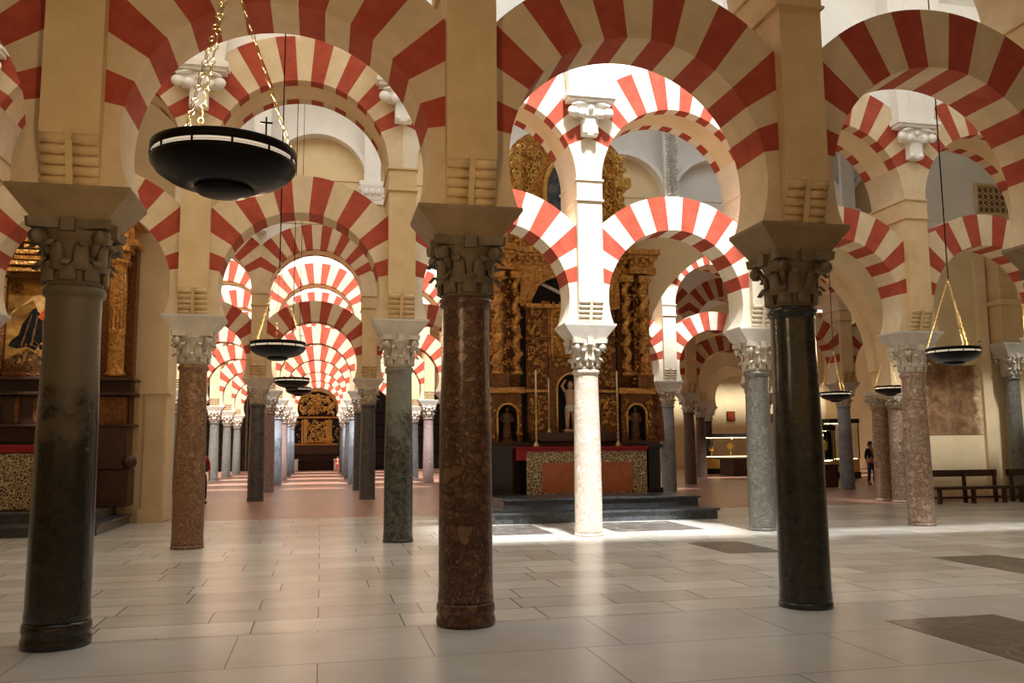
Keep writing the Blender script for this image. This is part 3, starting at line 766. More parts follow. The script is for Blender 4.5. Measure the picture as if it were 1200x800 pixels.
b = MB(); b.box(-1.98, -1.46, .27, .3, 1.72, 2.72); b.box(1.46, 1.98, .27, .3, 1.72, 2.72); b.box(-.42, .42, .27, .3, 1.95, 3.5)
b.box(-1.33, -1.2, .2, .3, 1.72, 5.5); b.box(1.17, 1.3, .2, .3, 1.72, 5.5)
b.build('niche_back', M['goldblack'], npn)
for x0, x1, x2, x3 in ((-2.25, -1.3, -1.31, -.64), (1.2, 2.22, .64, 1.21)):
    b = MB(); b.bevbox(x0, x1, -.16, .3, 2.95, 3.1, .02); b.bevbox(x2, x3, -.1, .3, 2.97, 3.05, .02); b.build('lower_cornice', M['gold'], t)
for s_ in (-1, 1):
    b = MB(); x = 1.93*s_; b.bevbox(x-.22, x+.22, -.2, .3, 3.1, 3.45, .02); b.box(x-.22, x+.22, .05, .3, 3.45, 6.1)
    x = .91*s_; b.box(x-.3, x+.3, .08, .3, 3.05, 5.3); b.bevbox(x-.34, x+.34, -.02, .3, 4.32, 4.4, .01); b.box(min(1.15*s_, 1.8*s_), max(1.15*s_, 1.8*s_), .22, .3, 3.1, 5.9)
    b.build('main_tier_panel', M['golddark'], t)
b = MB(); b.box(-.6, .6, .12, .3, 3.9, 5.2); scrolls(b, -.5, .5, 3.95, 5.1, .1, 90, .04, .09, seed=70)
for x in (-.55, .5): b.box(x, x+.06, .05, .12, 3.9, 5.15)
b.build('central_panel', M['gold'], t)
for x in (-1.98, 1.95, -1.5, 1.47):
    b = MB(); twisted_column(b, x, -.1, 3.5, 5.9, .12 if abs(x) > 1.6 else .08); b.lathe([(.16, 0), (.17, .05), (.12, .1)], 12, 0, True, Matrix.Translation((x, -.1, 3.42))); b.bevbox(x-.17, x+.17, -.27, .07, 5.88, 6.05, .02)
    b.build('twisted_column', M['gold'], t)
b = MB()
scrolls(b, -2.18, -1.62, 3.15, 6.0, .0, 80, .035, .085, seed=3); scrolls(b, 1.62, 2.14, 3.15, 6.0, .0, 80, .035, .085, seed=4)
scrolls(b, -1.2, -.64, 3.1, 5.2, .06, 100, .03, .075, seed=5); scrolls(b, .62, 1.18, 3.1, 5.2, .06, 100, .03, .075, seed=6)
scrolls(b, -1.18, -.68, 2.0, 2.9, -.01, 110, .03, .07, seed=7); scrolls(b, .68, 1.13, 2.0, 2.9, -.01, 110, .03, .07, seed=8)
for x in (-2.1, -1.42, 1.42, 2.05): scrolls(b, x-.09, x+.09, 1.75, 2.9, -.01, 60, .03, .06, seed=int(9+x*10))
scrolls(b, -1.3, 1.3, 5.2, 5.35, -.04, 30, .03, .07, seed=10)
scrolls(b, -.6, .6, 3.55, 3.9, 0, 40, .04, .08, seed=12)
for i in range(40):
    a = PI*i/39; scr = 1.15
    b.ball((scr*math.cos(a), .02, 5.3+.78*math.sin(a)), .07, 0, 7, 4, (1, .8, 1))
b.build('relief_scrolls', M['gold'], t)
b = MB(); niche_panel(b, -1.36, 1.33, 5.2, 6.15, 0, 1.1, 5.2, 5.05, .0, .3)
b.bevbox(-1.25, 1.2, -.14, .3, 5.15, 5.25, .02)
lu = b.build('lunette_frame', M['gold'], t)
b = MB(); b.box(-1.1, 1.1, .25, .3, 5.25, 6.1); b.build('lunette_back', M['goldblack'], lu)
b = MB(); b.tube([(-.85, .1, 5.85), (.2, .05, 5.35)], .045, 8); b.build('silver_staff', M['impost'], lu)
b = MB()
for x0, x1, y in ((-2.3, -1.6, -.3), (1.55, 2.28, -.3), (-1.6, 1.55, -.08)):
    b.bevbox(x0, x1, y+.05, .5, 6.1, 6.28, .02); b.box(x0+.04, x1-.04, y+.1, .5, 6.28, 6.5); b.bevbox(x0-.04, x1+.04, y, .5, 6.5, 6.6, .02); b.bevbox(x0-.08, x1+.08, y-.05, .5, 6.6, 6.75, .02)
for i in range(22): x = -2.2 + i*.205; b.bevbox(x-.05, x+.05, -.33 if abs(x) > 1.6 else -.1, .0, 6.4, 6.52, .01)
b.build('entablature', M['gold'], t)
b = MB()
poly = [(-1.55, 6.75), (1.6, 6.75), (1.6, 9.2)] + [(1.6*math.cos(a), 9.2+.95*math.sin(a)) for a in [PI*i/16 for i in range(1, 16)]] + [(-1.55, 9.2)]
b.prism(poly, .3, .55); at = b.build('attic_panel', M['gold'], t)
b = MB(); scrolls(b, -1.5, -.75, 6.8, 9.6, .28, 40, .05, .13, 21); scrolls(b, .75, 1.55, 6.8, 9.6, .28, 40, .05, .13, 22); scrolls(b, -.8, .8, 9.3, 10.0, .28, 40, .05, .12, 23)
for x in (-1.42, 1.5): scrolls(b, x-.18, x+.18, 6.8, 9.4, .12, 60, .06, .13, int(30+x))
for x in (-1.3, 1.35):
    b.box(x-.03, x+.03, .18, .3, 6.8, 9.5)
for k in range(9): b.bevbox(1.3, 1.85, .1, .4, 7.6+k*.03, 7.62+k*.03, .005)
b.bevbox(1.25, 1.9, -.02, .4, 7.55, 7.75, .03); b.bevbox(1.3, 1.75, .0, .4, 8.5, 8.8, .06); b.bevbox(-1.75, -1.2, .0, .4, 7.55, 7.75, .03)
b.build('attic_scrolls', M['goldbright'], at)
b = MB(); b.tube([(.62*math.cos(a), .24, 8.3+.98*math.sin(a)) for a in [2*PI*i/32 for i in range(32)]], .075, 8, 0, True); fr = b.build('oval_frame', M['goldbright'], t)
def m_paint(name, stops, scale=2.2):
    t = NT(name, .8); t.b.inputs['Specular IOR Level'].default_value = 0.; v, _ = t.coord(False); n = t.noise(v, scale, 5, .65, 1.2); t.color(t.ramp(n, stops)); return t.m
M['canvas_blue'] = m_paint('dark_blue_oil_paint', [(.3, lin(44,52,70)), (.5, lin(96,104,120)), (.7, lin(150,140,124))])
b = MB(); vs = [(0, .26, 8.3)] + [(.6*math.cos(a), .26, 8.3+.96*math.sin(a)) for a in [2*PI*i/32 for i in range(32)]]
vs += [(x, .3, z) for x, y, z in vs]
b.add(vs, [(0, 1+i, 1+(i+1) % 32) for i in range(32)] + [(33, 34+(i+1) % 32, 34+i) for i in range(32)] + [(1+i, 34+i, 34+(i+1) % 32, 1+(i+1) % 32) for i in range(32)])
b.build('oval_painting', M['canvas_blue'], fr)
for s_, x in ((-1, -2.2), (1, 2.15)):   # side wings sweeping out at the foot
    b = MB()
    P = [(x, 1.72), (x+s_*.38, 1.72), (x+s_*.36, 2.3), (x+s_*.3, 2.75), (x+s_*.14, 3.2), (x, 3.5)]
    if s_ < 0: P = list(reversed(P))
    b.prism(P, .12, .3)
    scrolls(b, min(x, x+s_*.3), max(x, x+s_*.3), 1.75, 3.0, .1, 60, .04, .09, 40+s_)
    b.build('side_wing', M['golddark'], t)

def robed_figure(x, y, z, h, label, mat='statue', group=None, bare=False):
    t = thing('saint_statue', label, 'statue', (x, y, z), group)
    b = MB(); k = h
    b.bevbox(-.16*k, .16*k, -.12*k, .12*k, 0, .06*k, .01)
    if not bare:
        b.lathe([(.15*k, .06*k), (.155*k, .1*k), (.125*k, .3*k), (.115*k, .5*k), (.12*k, .62*k), (.135*k, .74*k), (.1*k, .81*k), (.04*k, .84*k), (.035*k, .86*k)], 14, 0, True, None, 1, .72)
        for s_ in (-1, 1): b.tube([(s_*.12*k, 0, .76*k), (s_*.17*k, -.03*k, .62*k), (s_*.12*k, -.12*k, .56*k), (s_*.04*k, -.15*k, .6*k)], [.04*k, .036*k, .03*k, .022*k], 7)
        for i in range(5): b.tube([(-.1*k+.05*k*i, -.085*k, .1*k), (-.07*k+.035*k*i, -.08*k, .5*k)], .014*k, 5)
    else:
        for s_ in (-1, 1): b.tube([(s_*.07*k, 0, .06*k), (s_*.068*k, -.01*k, .25*k), (s_*.06*k, 0, .46*k)], [.035*k, .045*k, .06*k], 8)
        b.lathe([(.09*k, .42*k), (.1*k, .5*k), (.085*k, .58*k), (.1*k, .68*k), (.11*k, .76*k), (.08*k, .82*k), (.035*k, .85*k)], 14, 0, True, None, 1, .7)
        b.tube([(-.1*k, 0, .79*k), (-.17*k, -.01*k, .9*k), (-.1*k, -.03*k, 1.02*k)], [.034*k, .028*k, .02*k], 7)
        b.tube([(.1*k, 0, .78*k), (.15*k, .02*k, .64*k), (.1*k, .06*k, .52*k)], [.034*k, .028*k, .02*k], 7)
    b.ball((0, -.01*k, .92*k), .062*k, 0, 12, 8, (.9, 1, 1.2)); b.tube([(0, 0, .84*k), (0, 0, .9*k)], .03*k, 8)
    b.ball((0, -.075*k, .915*k), .012*k, 0, 6, 4, (.8, 1, 1.4))
    fg = b.build('figure', M[mat], t)
    b = MB(); b.ball((0, .012*k, .94*k), .066*k, 0, 10, 6, (1, 1, 1)); b.build('hair', M['wood'], fg)
    if bare:
        b = MB(); b.lathe([(.105*k, .4*k), (.115*k, .44*k), (.108*k, .5*k), (.1*k, .52*k)], 14, 0, True, None, 1, .75); b.tube([(.05*k, -.08*k, .5*k), (.07*k, -.1*k, .36*k)], [.03*k, .015*k], 6); b.build('loincloth', M['impost'], fg)
    return t
robed_figure(UCN-1.72, 21.54, 1.745, .88, 'small dark robed statue in the left niche of the altarpiece')
robed_figure(UCN+1.72, 21.54, 1.745, .88, 'small robed statue in the right niche of the altarpiece')
robed_figure(UCN-.06, 21.45, 1.96, 1.32, 'bare-chested statue with raised arm in the central niche', 'flesh', None, True)
# ------------------------------------------------------------------ hanging lamps
def lamp_meshes():
    R = .355; d = {}
    b = MB(); b.lathe([(R, -.046), (R+.004, -.044), (R+.004, -.003), (R, 0), (R-.012, 0), (R-.014, -.046), (R, -.046)], 48); d['rim'] = b.mesh('rim', M['iron'])
    b = MB(); b.lathe([(R+.004, -.07), (R, -.09), (R-.025, -.125), (.27, -.165), (.19, -.195), (.13, -.206), (.13, -.2), (.18, -.185), (.26, -.15), (R-.04, -.115), (R-.02, -.074), (R+.004, -.07)], 48)
    b.lathe([(.135, -.195), (.14, -.212), (.125, -.228), (.07, -.243), (.001, -.247)], 32); d['bowl'] = b.mesh('bowl', M['iron'])
    b = MB(); b.lathe([(R-.012, -.044), (R-.004, -.046), (R-.004, -.075), (R-.012, -.077), (R-.012, -.044)], 48); d['glow_ring'] = b.mesh('glow_ring', M['rimglow'])
    b = MB()
    b.lathe([(R-.006, -.0605), (R-.002, -.0595), (R-.002, -.0585), (R-.006, -.0575)], 48)
    for i in range(12):
        a = 2*PI*i/12+.2; b.tube([(R*math.cos(a), R*math.sin(a), -.07), (R*math.cos(a), R*math.sin(a), -.045)], .006, 5)
    d['spacer'] = b.mesh('spacer', M['iron'])
    b = MB()
    b.tube([(.22*math.cos(2*PI*i/24), .22*math.sin(2*PI*i/24), -.115) for i in range(24)], .008, 5, 0, True)
    for i in range(6):
        a = 2*PI*i/6; b.lathe([(.012, -.12), (.022, -.09), (.02, -.06), (.004, -.045)], 8, 0, True, Matrix.Translation((.22*math.cos(a), .22*math.sin(a), 0)))
    d['bulb'] = b.mesh('bulb', M['bulb'])
    b = MB(); b.tube([(0, 0, 0), (0, 0, .1)], .005, 6); b.tube([(-.03, 0, .072), (.03, 0, .072)], .005, 6)
    d['cross'] = b.mesh('cross', M['iron'])
    b = MB(); H = .96; N = 26
    P0, P1 = Vector((R-.01, 0, -.01)), Vector((.012, 0, H)); dr = (P1-P0); L = dr.length; dr.normalize()
    s1 = Vector((0, 1, 0)); s2 = dr.cross(s1)
    for i in range(N):
        c = P0 + dr*(L*(i+.5)/N); big = i % 2 == 0
        ln, wd = (.016, .016) if big else (.027, .008); sd = s1 if big else s2
        pts = [c + dr*(ln*math.cos(q)) + sd*(wd*math.sin(q)) for q in [2*PI*k/10 for k in range(10)]]
        b.tube(pts, .0032 if big else .0026, 5, 0, True)
    d['chain'] = b.mesh('chain', M['brass'])
    b = MB(); b.tube([(.02*math.cos(q), 0, H+.02+.02*math.sin(q)) for q in [2*PI*k/12 for k in range(12)]], .005, 6, 0, True); b.ball((0, 0, H), .022, 0, 10, 6); d['hook'] = b.mesh('hook', M['brass'])
    return d
M['bulb'] = m_emit('warm_bulb_glass', (1, .72, .36, 1), 6)
M['rimglow'] = m_emit('lamp_rim_glow', (1, .86, .66, 1), .55)  # emission stands in for bulb light caught on the metal in the gap
LM = lamp_meshes()
def hanging_lamp(x, y, z, top, label, rot, bright=True):
    t = thing('hanging_lamp', label, 'lamp', (x, y, z), 'black bowl lamps hung on brass chains')
    rm = ob('rim', LM['rim'], t); bw = ob('bowl', LM['bowl'], t)
    for n in ('glow_ring', 'spacer'): ob(n, LM[n], rm)
    ob('bulb_ring', LM['bulb'], bw); ob('hook', LM['hook'], t)
    for i in range(3): ob('chain', LM['chain'], t, (0, 0, 0), rot + 2*PI*i/3)
    ob('cross', LM['cross'], rm, (.33*math.cos(rot-.95), .33*math.sin(rot-.95), 0), 0)
    b = MB(); b.tube([(0, 0, .98), (0, 0, top-z)], .009, 6); b.build('cable', M['iron'], t)
    return t
hanging_lamp(-.51, 4.5, 3.12, 12.0, 'large nearby black bowl lamp on brass chains, top left', .1)
hanging_lamp(-.58, 11.67, 2.99, 12.3, 'black bowl lamp hanging in the long aisle, second from the front', .5)
hanging_lamp(-.62, 18.5, 3.06, 14.0, 'third bowl lamp in the long aisle, just below the second', .2)
hanging_lamp(-.65, 25.0, 3.31, 14.0, 'smallest bowl lamp in the long aisle, fourth from the front', .3)
hanging_lamp(8.67, 10.5, 2.93, 12.2, 'bowl lamp hanging in front of the stained wall above the bench', .25)
hanging_lamp(13.44, 18.5, 2.99, 14.0, 'bowl lamp half hidden behind the pink pebbled column', .4)
hanging_lamp(11.96, 18.5, 2.84, 14.0, 'bowl lamp hanging over the museum cases, right of the black column', .6)

# ------------------------------------------------------------------ left painting altar
XL = -5.75
t = thing('altar_platform', 'dark stone step under the left painting altar', 'steps', (XL, 18.3, 0))
b = MB(); b.box(-3.2, 1.62, -.3, 2.57, 0, .17); b.bevbox(-3.25, 1.68, -.36, 2.57, .17, .21, .015); b.build('lower_step', M['dkstone'], t)
b = MB(); b.box(-2.9, 1.35, .5, 2.57, .21, .36); b.bevbox(-2.95, 1.4, .44, 2.57, .36, .4, .015); b.build('upper_step', M['dkstone'], t)
t = thing('altar_table', 'left altar with brown floral front and red cloth band', 'altar', (XL, 19.4, .4))
b = MB(); b.box(-1.1, .9, 0, .6, 0, 1.17); bd = b.build('body', M['wood'], t)
b = MB(); b.box(-1.1, .9, -.03, 0, .03, 1.15); b.build('frontal_panel', M['frontal'], bd)
b = MB(); b.bevbox(-1.15, .95, -.06, .62, 1.17, 1.33, .015); b.build('altar_cloth', M['redcloth'], t)
t = thing('altarpiece', 'dark gilded altarpiece framing an old painting, far left', 'altarpiece', (XL, 20.2, 0))
b = MB(); b.box(-1.9, 1.62, .2, .65, .4, 3.2); b.bevbox(-2.0, 1.7, -.05, .6, .4, 1.2, .02)
for x in (-1.5, 1.3): b.bevbox(x-.28, x+.35, -.12, .5, 1.2, 2.1, .02)
for z in (2.1, 2.78, 3.1): b.bevbox(-2.0, 1.75, -.16, .6, z, z+.07, .02)
b.box(-1.0, .8, .12, .3, 1.8, 2.75)
b.ball((1.72, -.1, 1.35), .16, 0, 12, 8)
b.build('predella', M['wood'], t)
b = MB()
for i in range(9): x = -1.7 + i*.37; b.bevbox(x-.05, x+.05, .05, .3, 2.2, 2.75, .01)
for x in (-1.5, 1.32): b.bevbox(x-.26, x+.26, -.06, .5, 2.15, 2.75, .02)
b.build('predella_panel', M['golddark'], t)
b = MB(); b.box(-1.9, 1.62, .32, .65, 3.17, 6.2); b.box(-1.05, -.95, .1, .35, 3.2, 5.4); b.box(.75, .85, .1, .35, 3.2, 5.4); b.box(-1.05, .85, .1, .35, 5.33, 5.43); b.box(-1.05, .85, .1, .35, 3.2, 3.3); b.build('frame', M['golddark'], t)
for x in (-1.48, 1.32):
    b = MB(); T = Matrix.Translation((x, .05, 0))
    b.lathe([(.2, 3.2), (.21, 3.26), (.17, 3.32), (.175, 3.4), (.17, 4.1), (.185, 4.13), (.185, 4.2), (.165, 4.23), (.15, 5.5), (.16, 5.55), (.15, 5.6), (.21, 5.85), (.23, 5.95)], 20, 0, True, T)
    b.bevbox(x-.25, x+.25, -.2, .3, 5.95, 6.1, .02)
    for i in range(12):
        a = 2*PI*i/12; b.tube([(x+.165*math.cos(a), .05+.165*math.sin(a), 4.25), (x+.15*math.cos(a), .05+.15*math.sin(a), 5.45)], .022, 5)
        b.ball((x+.19*math.cos(a), .05+.19*math.sin(a), 5.72), .05, 0, 6, 4)
    b.build('fluted_column', M['gold'], t)
b = MB(); b.bevbox(-1.9, 1.7, -.1, .6, 6.1, 6.25, .02); b.box(-1.8, 1.6, .0, .6, 6.25, 6.55); b.bevbox(-2, 1.8, -.2, .6, 6.55, 6.75, .03)
for z, w, y in ((5.45, .85, -.05), (5.58, .8, -.1), (5.72, .7, -.04), (5.83, .66, -.1), (5.95, .5, -.12)):
    b.bevbox(-w-.1, w-.1, y, .4, z, z+.09, .02)
b.build('pediment', M['gold'], t)
M['canvas'] = m_paint('old_golden_oil_paint', [(.3, lin(74,48,22)), (.5, lin(132,92,44)), (.7, lin(176,132,70))], 1.6)
M['pt_blue'] = m_paint('painted_dark_robe', [(.3, lin(16,14,12)), (.7, lin(38,34,30))], 5)
M['pt_skin'] = m_paint('painted_pale_figure', [(.3, lin(146,106,60)), (.7, lin(196,154,98))], 5)
M['pt_red'] = m_paint('painted_red_sash', [(.3, lin(140,50,28)), (.7, lin(176,80,44))], 5)
M['pt_dark'] = m_paint('painted_shadows', [(.3, lin(30,18,10)), (.7, lin(120,84,50))], 7)
b = MB(); b.box(-.96, .76, .24, .3, 3.3, 5.34)
def flat(pts, mi, y=.236): b.add([(x, y, z) for x, z in pts] + [(x, .25, z) for x, z in pts], [tuple(range(len(pts))), tuple(reversed(range(len(pts), 2*len(pts))))], mi)
FX = -.34
def fig(pts, mi, y): flat([(x+FX, z) for x, z in pts], mi, y)
fig([(-.55, 3.86), (-.38, 3.8), (-.2, 3.86), (0, 3.76), (.18, 3.82), (.34, 3.78), (.44, 3.98), (.46, 4.2), (.38, 4.45), (.3, 4.6), (.2, 4.7), (.08, 4.74), (-.04, 4.7), (-.12, 4.66), (-.2, 4.5), (-.3, 4.34), (-.36, 4.1), (-.5, 3.98)], 1, .236)
for x0, x1 in ((-.3, -.12), (-.1, .0), (.14, .1), (.32, .18)): fig([(x0-.02, 3.86), (x0+.03, 3.86), (x1+.012, 4.55), (x1-.012, 4.55)], 4, .233)
fig([(-.55, 4.52), (-.5, 4.62), (-.1, 4.86), (.0, 4.62), (.12, 4.5), (.27, 4.72), (.22, 4.97), (.05, 5.02), (-.12, 4.95), (-.35, 4.72)], 2, .232)
fig([(.12+.09*math.cos(a), 5.1+.12*math.sin(a)) for a in [2*PI*i/12 for i in range(12)]], 2, .23)
fig([(.0, 4.5), (.1, 4.42), (.26, 4.7), (.18, 4.76)], 3, .228)
flat([(-.95, 3.32), (.75, 3.32), (.7, 3.62), (.3, 3.75), (-.2, 3.6), (-.5, 3.8), (-.95, 3.55)], 4, .234)
q = random.Random(5)
for _ in range(44):
    x, z, r = q.uniform(-.75, .5), q.uniform(3.42, 3.95), q.uniform(.015, .04)
    flat([(x+r*math.cos(a)*q.uniform(.6, 1.5), z+r*1.5*math.sin(a)) for a in [2*PI*i/7 for i in range(7)]], q.choice((2, 0, 0, 4)), .229)
flat([(-.78+.13*math.cos(a), 5.12+.12*math.sin(a)) for a in [2*PI*i/10 for i in range(10)]], 4, .233)
b.build('painting', [M['canvas'], M['pt_blue'], M['pt_skin'], M['pt_red'], M['pt_dark']], t)

# ------------------------------------------------------------------ far end of the long aisle
t = thing('altarpiece', 'distant arched gilded altarpiece closing the long aisle', 'altarpiece', (-.36, 66.6, 0))
b = MB(); pol = [(-1.66, .6), (1.66, .6), (1.66, 3.9), (1.42, 4.1), (1.42, 4.5)] + [(1.42*math.cos(a), 4.5+1.4*math.sin(a)) for a in [PI*i/16 for i in range(1, 16)]] + [(-1.42, 4.5), (-1.42, 4.1), (-1.66, 3.9)]
b.prism(pol, 0, .35); b.build('back_panel', M['goldblack'], t)
b = MB()
scrolls(b, -.95, .95, 2.1, 3.75, -.03, 60, .06, .14, 61); b.box(-.95, -.85, -.06, 0, 2, 3.8)
b.box(.85, .95, -.06, 0, 2, 3.8); b.build('relief_scrolls', M['goldbright'], t)
b = MB(); scrolls(b, -1.3, 1.3, 4.1, 5.7, -.03, 45, .07, .16, 62); b.tube([(-1.3, -.03, 4.7), (1.3, -.03, 4.7)], .03, 5); b.tube([(0, -.03, 4.1), (0, -.03, 5.7)], .03, 5); b.tube([(1.15*math.cos(a), -.03, 4.5+1.1*math.sin(a)) for a in [PI*i/16 for i in range(17)]], .03, 5); b.build('relief_scrolls', M['goldbright'], t)
b = MB()
scrolls(b, -1.6, -1.1, 1.9, 3.8, -.03, 10, .06, .12, 63); b.build('relief_scrolls', M['goldbright'], t); b = MB(); scrolls(b, 1.1, 1.6, 1.9, 3.8, -.03, 10, .06, .12, 64)
for x in (-1.05, -.75, .75, 1.05): b.lathe([(.09, 2.0), (.06, 2.1), (.06, 3.55), (.1, 3.7)], 10, 0, True, Matrix.Translation((x, -.08, 0)))
b.build('relief_scrolls', M['goldbright'], t)
b = MB()
for z, w in ((1.85, 1.6), (3.85, 1.68), (2.05, 1.0)): b.bevbox(-w, w, -.16, .1, z, z+.13, .02)
for z, w in ((4.5, .55), (4.85, .5), (5.2, .45)): b.bevbox(-w, w, -.12, .1, z, z+.06, .01)
b.build('cornice', M['gold'], t)
b = MB(); b.tube([(1.42*math.cos(a), -.06, 4.5+1.4*math.sin(a)) for a in [PI*i/20 for i in range(21)]], .07, 6); b.build('arch_frame', M['gold'], t)
b = MB(); b.box(-1.6, 1.6, -.25, .1, 1.2, 1.85); b.box(-1.5, 1.5, -.2, 0, .0, 1.2); b.build('altar_front', M['wood'], t)
b = MB()
for i in range(31): x = -1.5 + i*.1; b.tube([(x, -.35, .1), (x, -.35, 1.15)], .014, 4)
for z in (.1, .6, 1.15): b.tube([(-1.55, -.35, z), (1.55, -.35, z)], .022, 4)
b.build('iron_railing', M['iron'], t)
for s_, w in ((-1, 'left'), (1, 'right')):
    t = thing('stone_plinth', f'small pale stone block at the {w} foot of the distant altarpiece', 'plinth', (-.36+s_*1.55, 66.0, 0))
    b = MB(); b.bevbox(-.26, .26, -.25, .25, 0, .75, .02); b.build('block', M['white'], t)
    b = MB(); b.bevbox(-.3, .3, -.29, .29, .75, .85, .02); b.build('cap', M['white'], t)
for i, w in ((-3, 'three bays left'), (-2, 'two bays left'), (-1, 'just left'), (1, 'just right'), (2, 'two bays right'), (3, 'three bays right')):
    x = UC(i)+HB; t = thing('iron_grille', f'black iron grille of the far wall {w} of the distant altarpiece', 'grille', (x, 66.4, 0))
    b = MB()
    for i in range(15): xx = -1.5 + i*.214; b.tube([(xx, 0, .05), (xx, 0, 5.6)], .028, 5)
    b.build('bars', M['iron'], t)
    b = MB()
    for z in (.05, 1.2, 2.4, 3.3, 4.2, 5.6): b.box(-1.6, 1.6, -.04, .04, z, z+.1)
    b.build('rails', M['iron'], t)
    b = MB(); b.box(-1.65, 1.65, .3, .5, 0, 6.2); b.build('door_leaf', M['blackwood'], t)

# ------------------------------------------------------------------ right wall: benches, mural, column, lattice, lamp
def bench(x0, x1, y, label):
    t = thing('wooden_bench', label, 'bench', ((x0+x1)/2, y, 0), 'dark wooden benches along the right wall'); h = (x1-x0)/2
    b = MB(); b.bevbox(-h, h, -.22, .2, .37, .45, .01); b.build('seat', M['wood'], t)
    b = MB(); b.bevbox(-h, h, .19, .23, .7, .88, .01); b.build('backrest', M['wood'], t)
    for x in (-h+.08, 0, h-.16):
        b = MB(); b.bevbox(x, x+.09, -.2, -.11, 0, .38, .008); b.build('front_leg', M['wood'], t)
        b = MB(); b.bevbox(x, x+.09, .12, .2, 0, .38, .008); b.bevbox(x, x+.09, .14, .2, .37, .86, .008); b.build('rear_leg', M['wood'], t)
    b = MB(); b.box(-h+.1, h-.1, -.03, .02, .12, .18); b.build('stretcher', M['wood'], t)
bench(15.95, 18.2, 20.5, 'dark wooden bench standing under the stained wall')
bench(18.5, 20.9, 20.5, 'dark wooden bench at the right edge, right of the wall column')
def m_mural():
    t = NT('faded_mural_plaster', .9); v, tc = t.coord(False)
    c = t.ramp(t.noise(v, 2.4, 6, .7, .8), [(.3, lin(92,62,38)), (.5, lin(134,98,64)), (.7, lin(176,140,98))])
    sx = t.N('ShaderNodeSeparateXYZ'); t.L(tc.outputs['Object'], sx.inputs[0])
    ax = t.N('ShaderNodeMath', operation='ABSOLUTE'); t.L(sx.outputs['X'], ax.inputs[0])
    ad = t.N('ShaderNodeMath', operation='MULTIPLY_ADD'); t.L(t.noise(v, 3, 5, .7), ad.inputs[0]); ad.inputs[1].default_value = 1.1; t.L(ax.outputs[0], ad.inputs[2])
    mr = t.N('ShaderNodeMapRange'); mr.inputs['From Min'].default_value = 1.35; mr.inputs['From Max'].default_value = 1.65; t.L(ad.outputs[0], mr.inputs['Value'])
    t.color(t.mix(mr.outputs[0], c, lin(226,202,158))); return t.m
M['mural'] = m_mural()
b = MB(); q = random.Random(3); pts = [(16.5, 1.85), (19.0, 1.85)]
pts += [(19.0 + q.uniform(-.05, .05), 1.9+i*.45) for i in range(1, 5)] + [(18.9 - i*.3, 4.0 + q.uniform(-.15, .1)) for i in range(8)]
b.prism([(x-17.8, z) for x, z in pts], -.012, 0, 0)
tag(b.build('faded_mural', M['mural'], None, (17.8, YM, 0)), 'patch of faded brown mural on the wall above the bench', 'mural')
t = column(19.6, 21.45, 'sh_grey', 'slim grey column standing against the right wall between benches', slim=True); t.scale = (1, 1, 1.17)
t = thing('masonry_pier', 'short tan pier above the slim grey wall column', 'pier', (19.6, 21.5, 0))
b = MB(); b.box(-.36, .36, -.28, .28, 4.48, 5.6); b.bevbox(-.45, .45, -.36, .28, 5.6, 5.75, .02); b.box(-.3, .3, -.2, .28, 5.75, 8.0); b.build('block', M['stone'], t)
t = thing('wall_pilaster', 'flat tan pilaster beside the slim grey wall column', 'pilaster', (19.0, 21.8, 0))
b = MB(); b.box(-.16, .16, -.12, 0, .25, 7.0); b.bevbox(-.2, .2, -.16, 0, 0, .25, .01); b.build('shaft', M['plaster'], t)
M['mural2'] = m_stone('brown_plaster', lin(120,92,62), lin(146,114,78), 4, .9, .1)
t = thing('stone_lattice', 'pierced stone lattice panel high on the right wall', 'lattice', (19.85, 21.78, 8.4))
b = MB()
for z in (0, .9): b.box(-.75, .75, -.08, 0, z, z+.08)
for x in (-.75, .68): b.box(x, x+.07, -.08, 0, .08, .9)
b.build('frame', M['stone'], t)
b = MB()
for i in range(7):
    for j in range(4):
        cx, cz = -.58+i*.193, .18+j*.2
        b.tube([(cx+.1*math.cos(a), -.04, cz+.1*math.sin(a)) for a in [2*PI*k/8 for k in range(8)]], .016, 5, 0, True)
b.build('tracery', M['stone'], t)
b = MB(); b.box(-.7, .7, -.012, 0, .05, .92); b.build('recess', M['mural2'], t)
t = thing('wall_lamp', 'warm glowing wall lamp beside the tan pier, right edge', 'wall lamp', (20.3, 21.75, 5.0))
b = MB(); b.lathe([(.05, -.35), (.13, -.28), (.15, .3), (.1, .38)], 14); b.build('shade', m_emit('amber_lamp_shade', (1, .62, .22, 1), 2.2), t)
b = MB(); b.box(-.04, .04, 0, .05, -.1, .1); b.build('bracket', M['iron'], t)

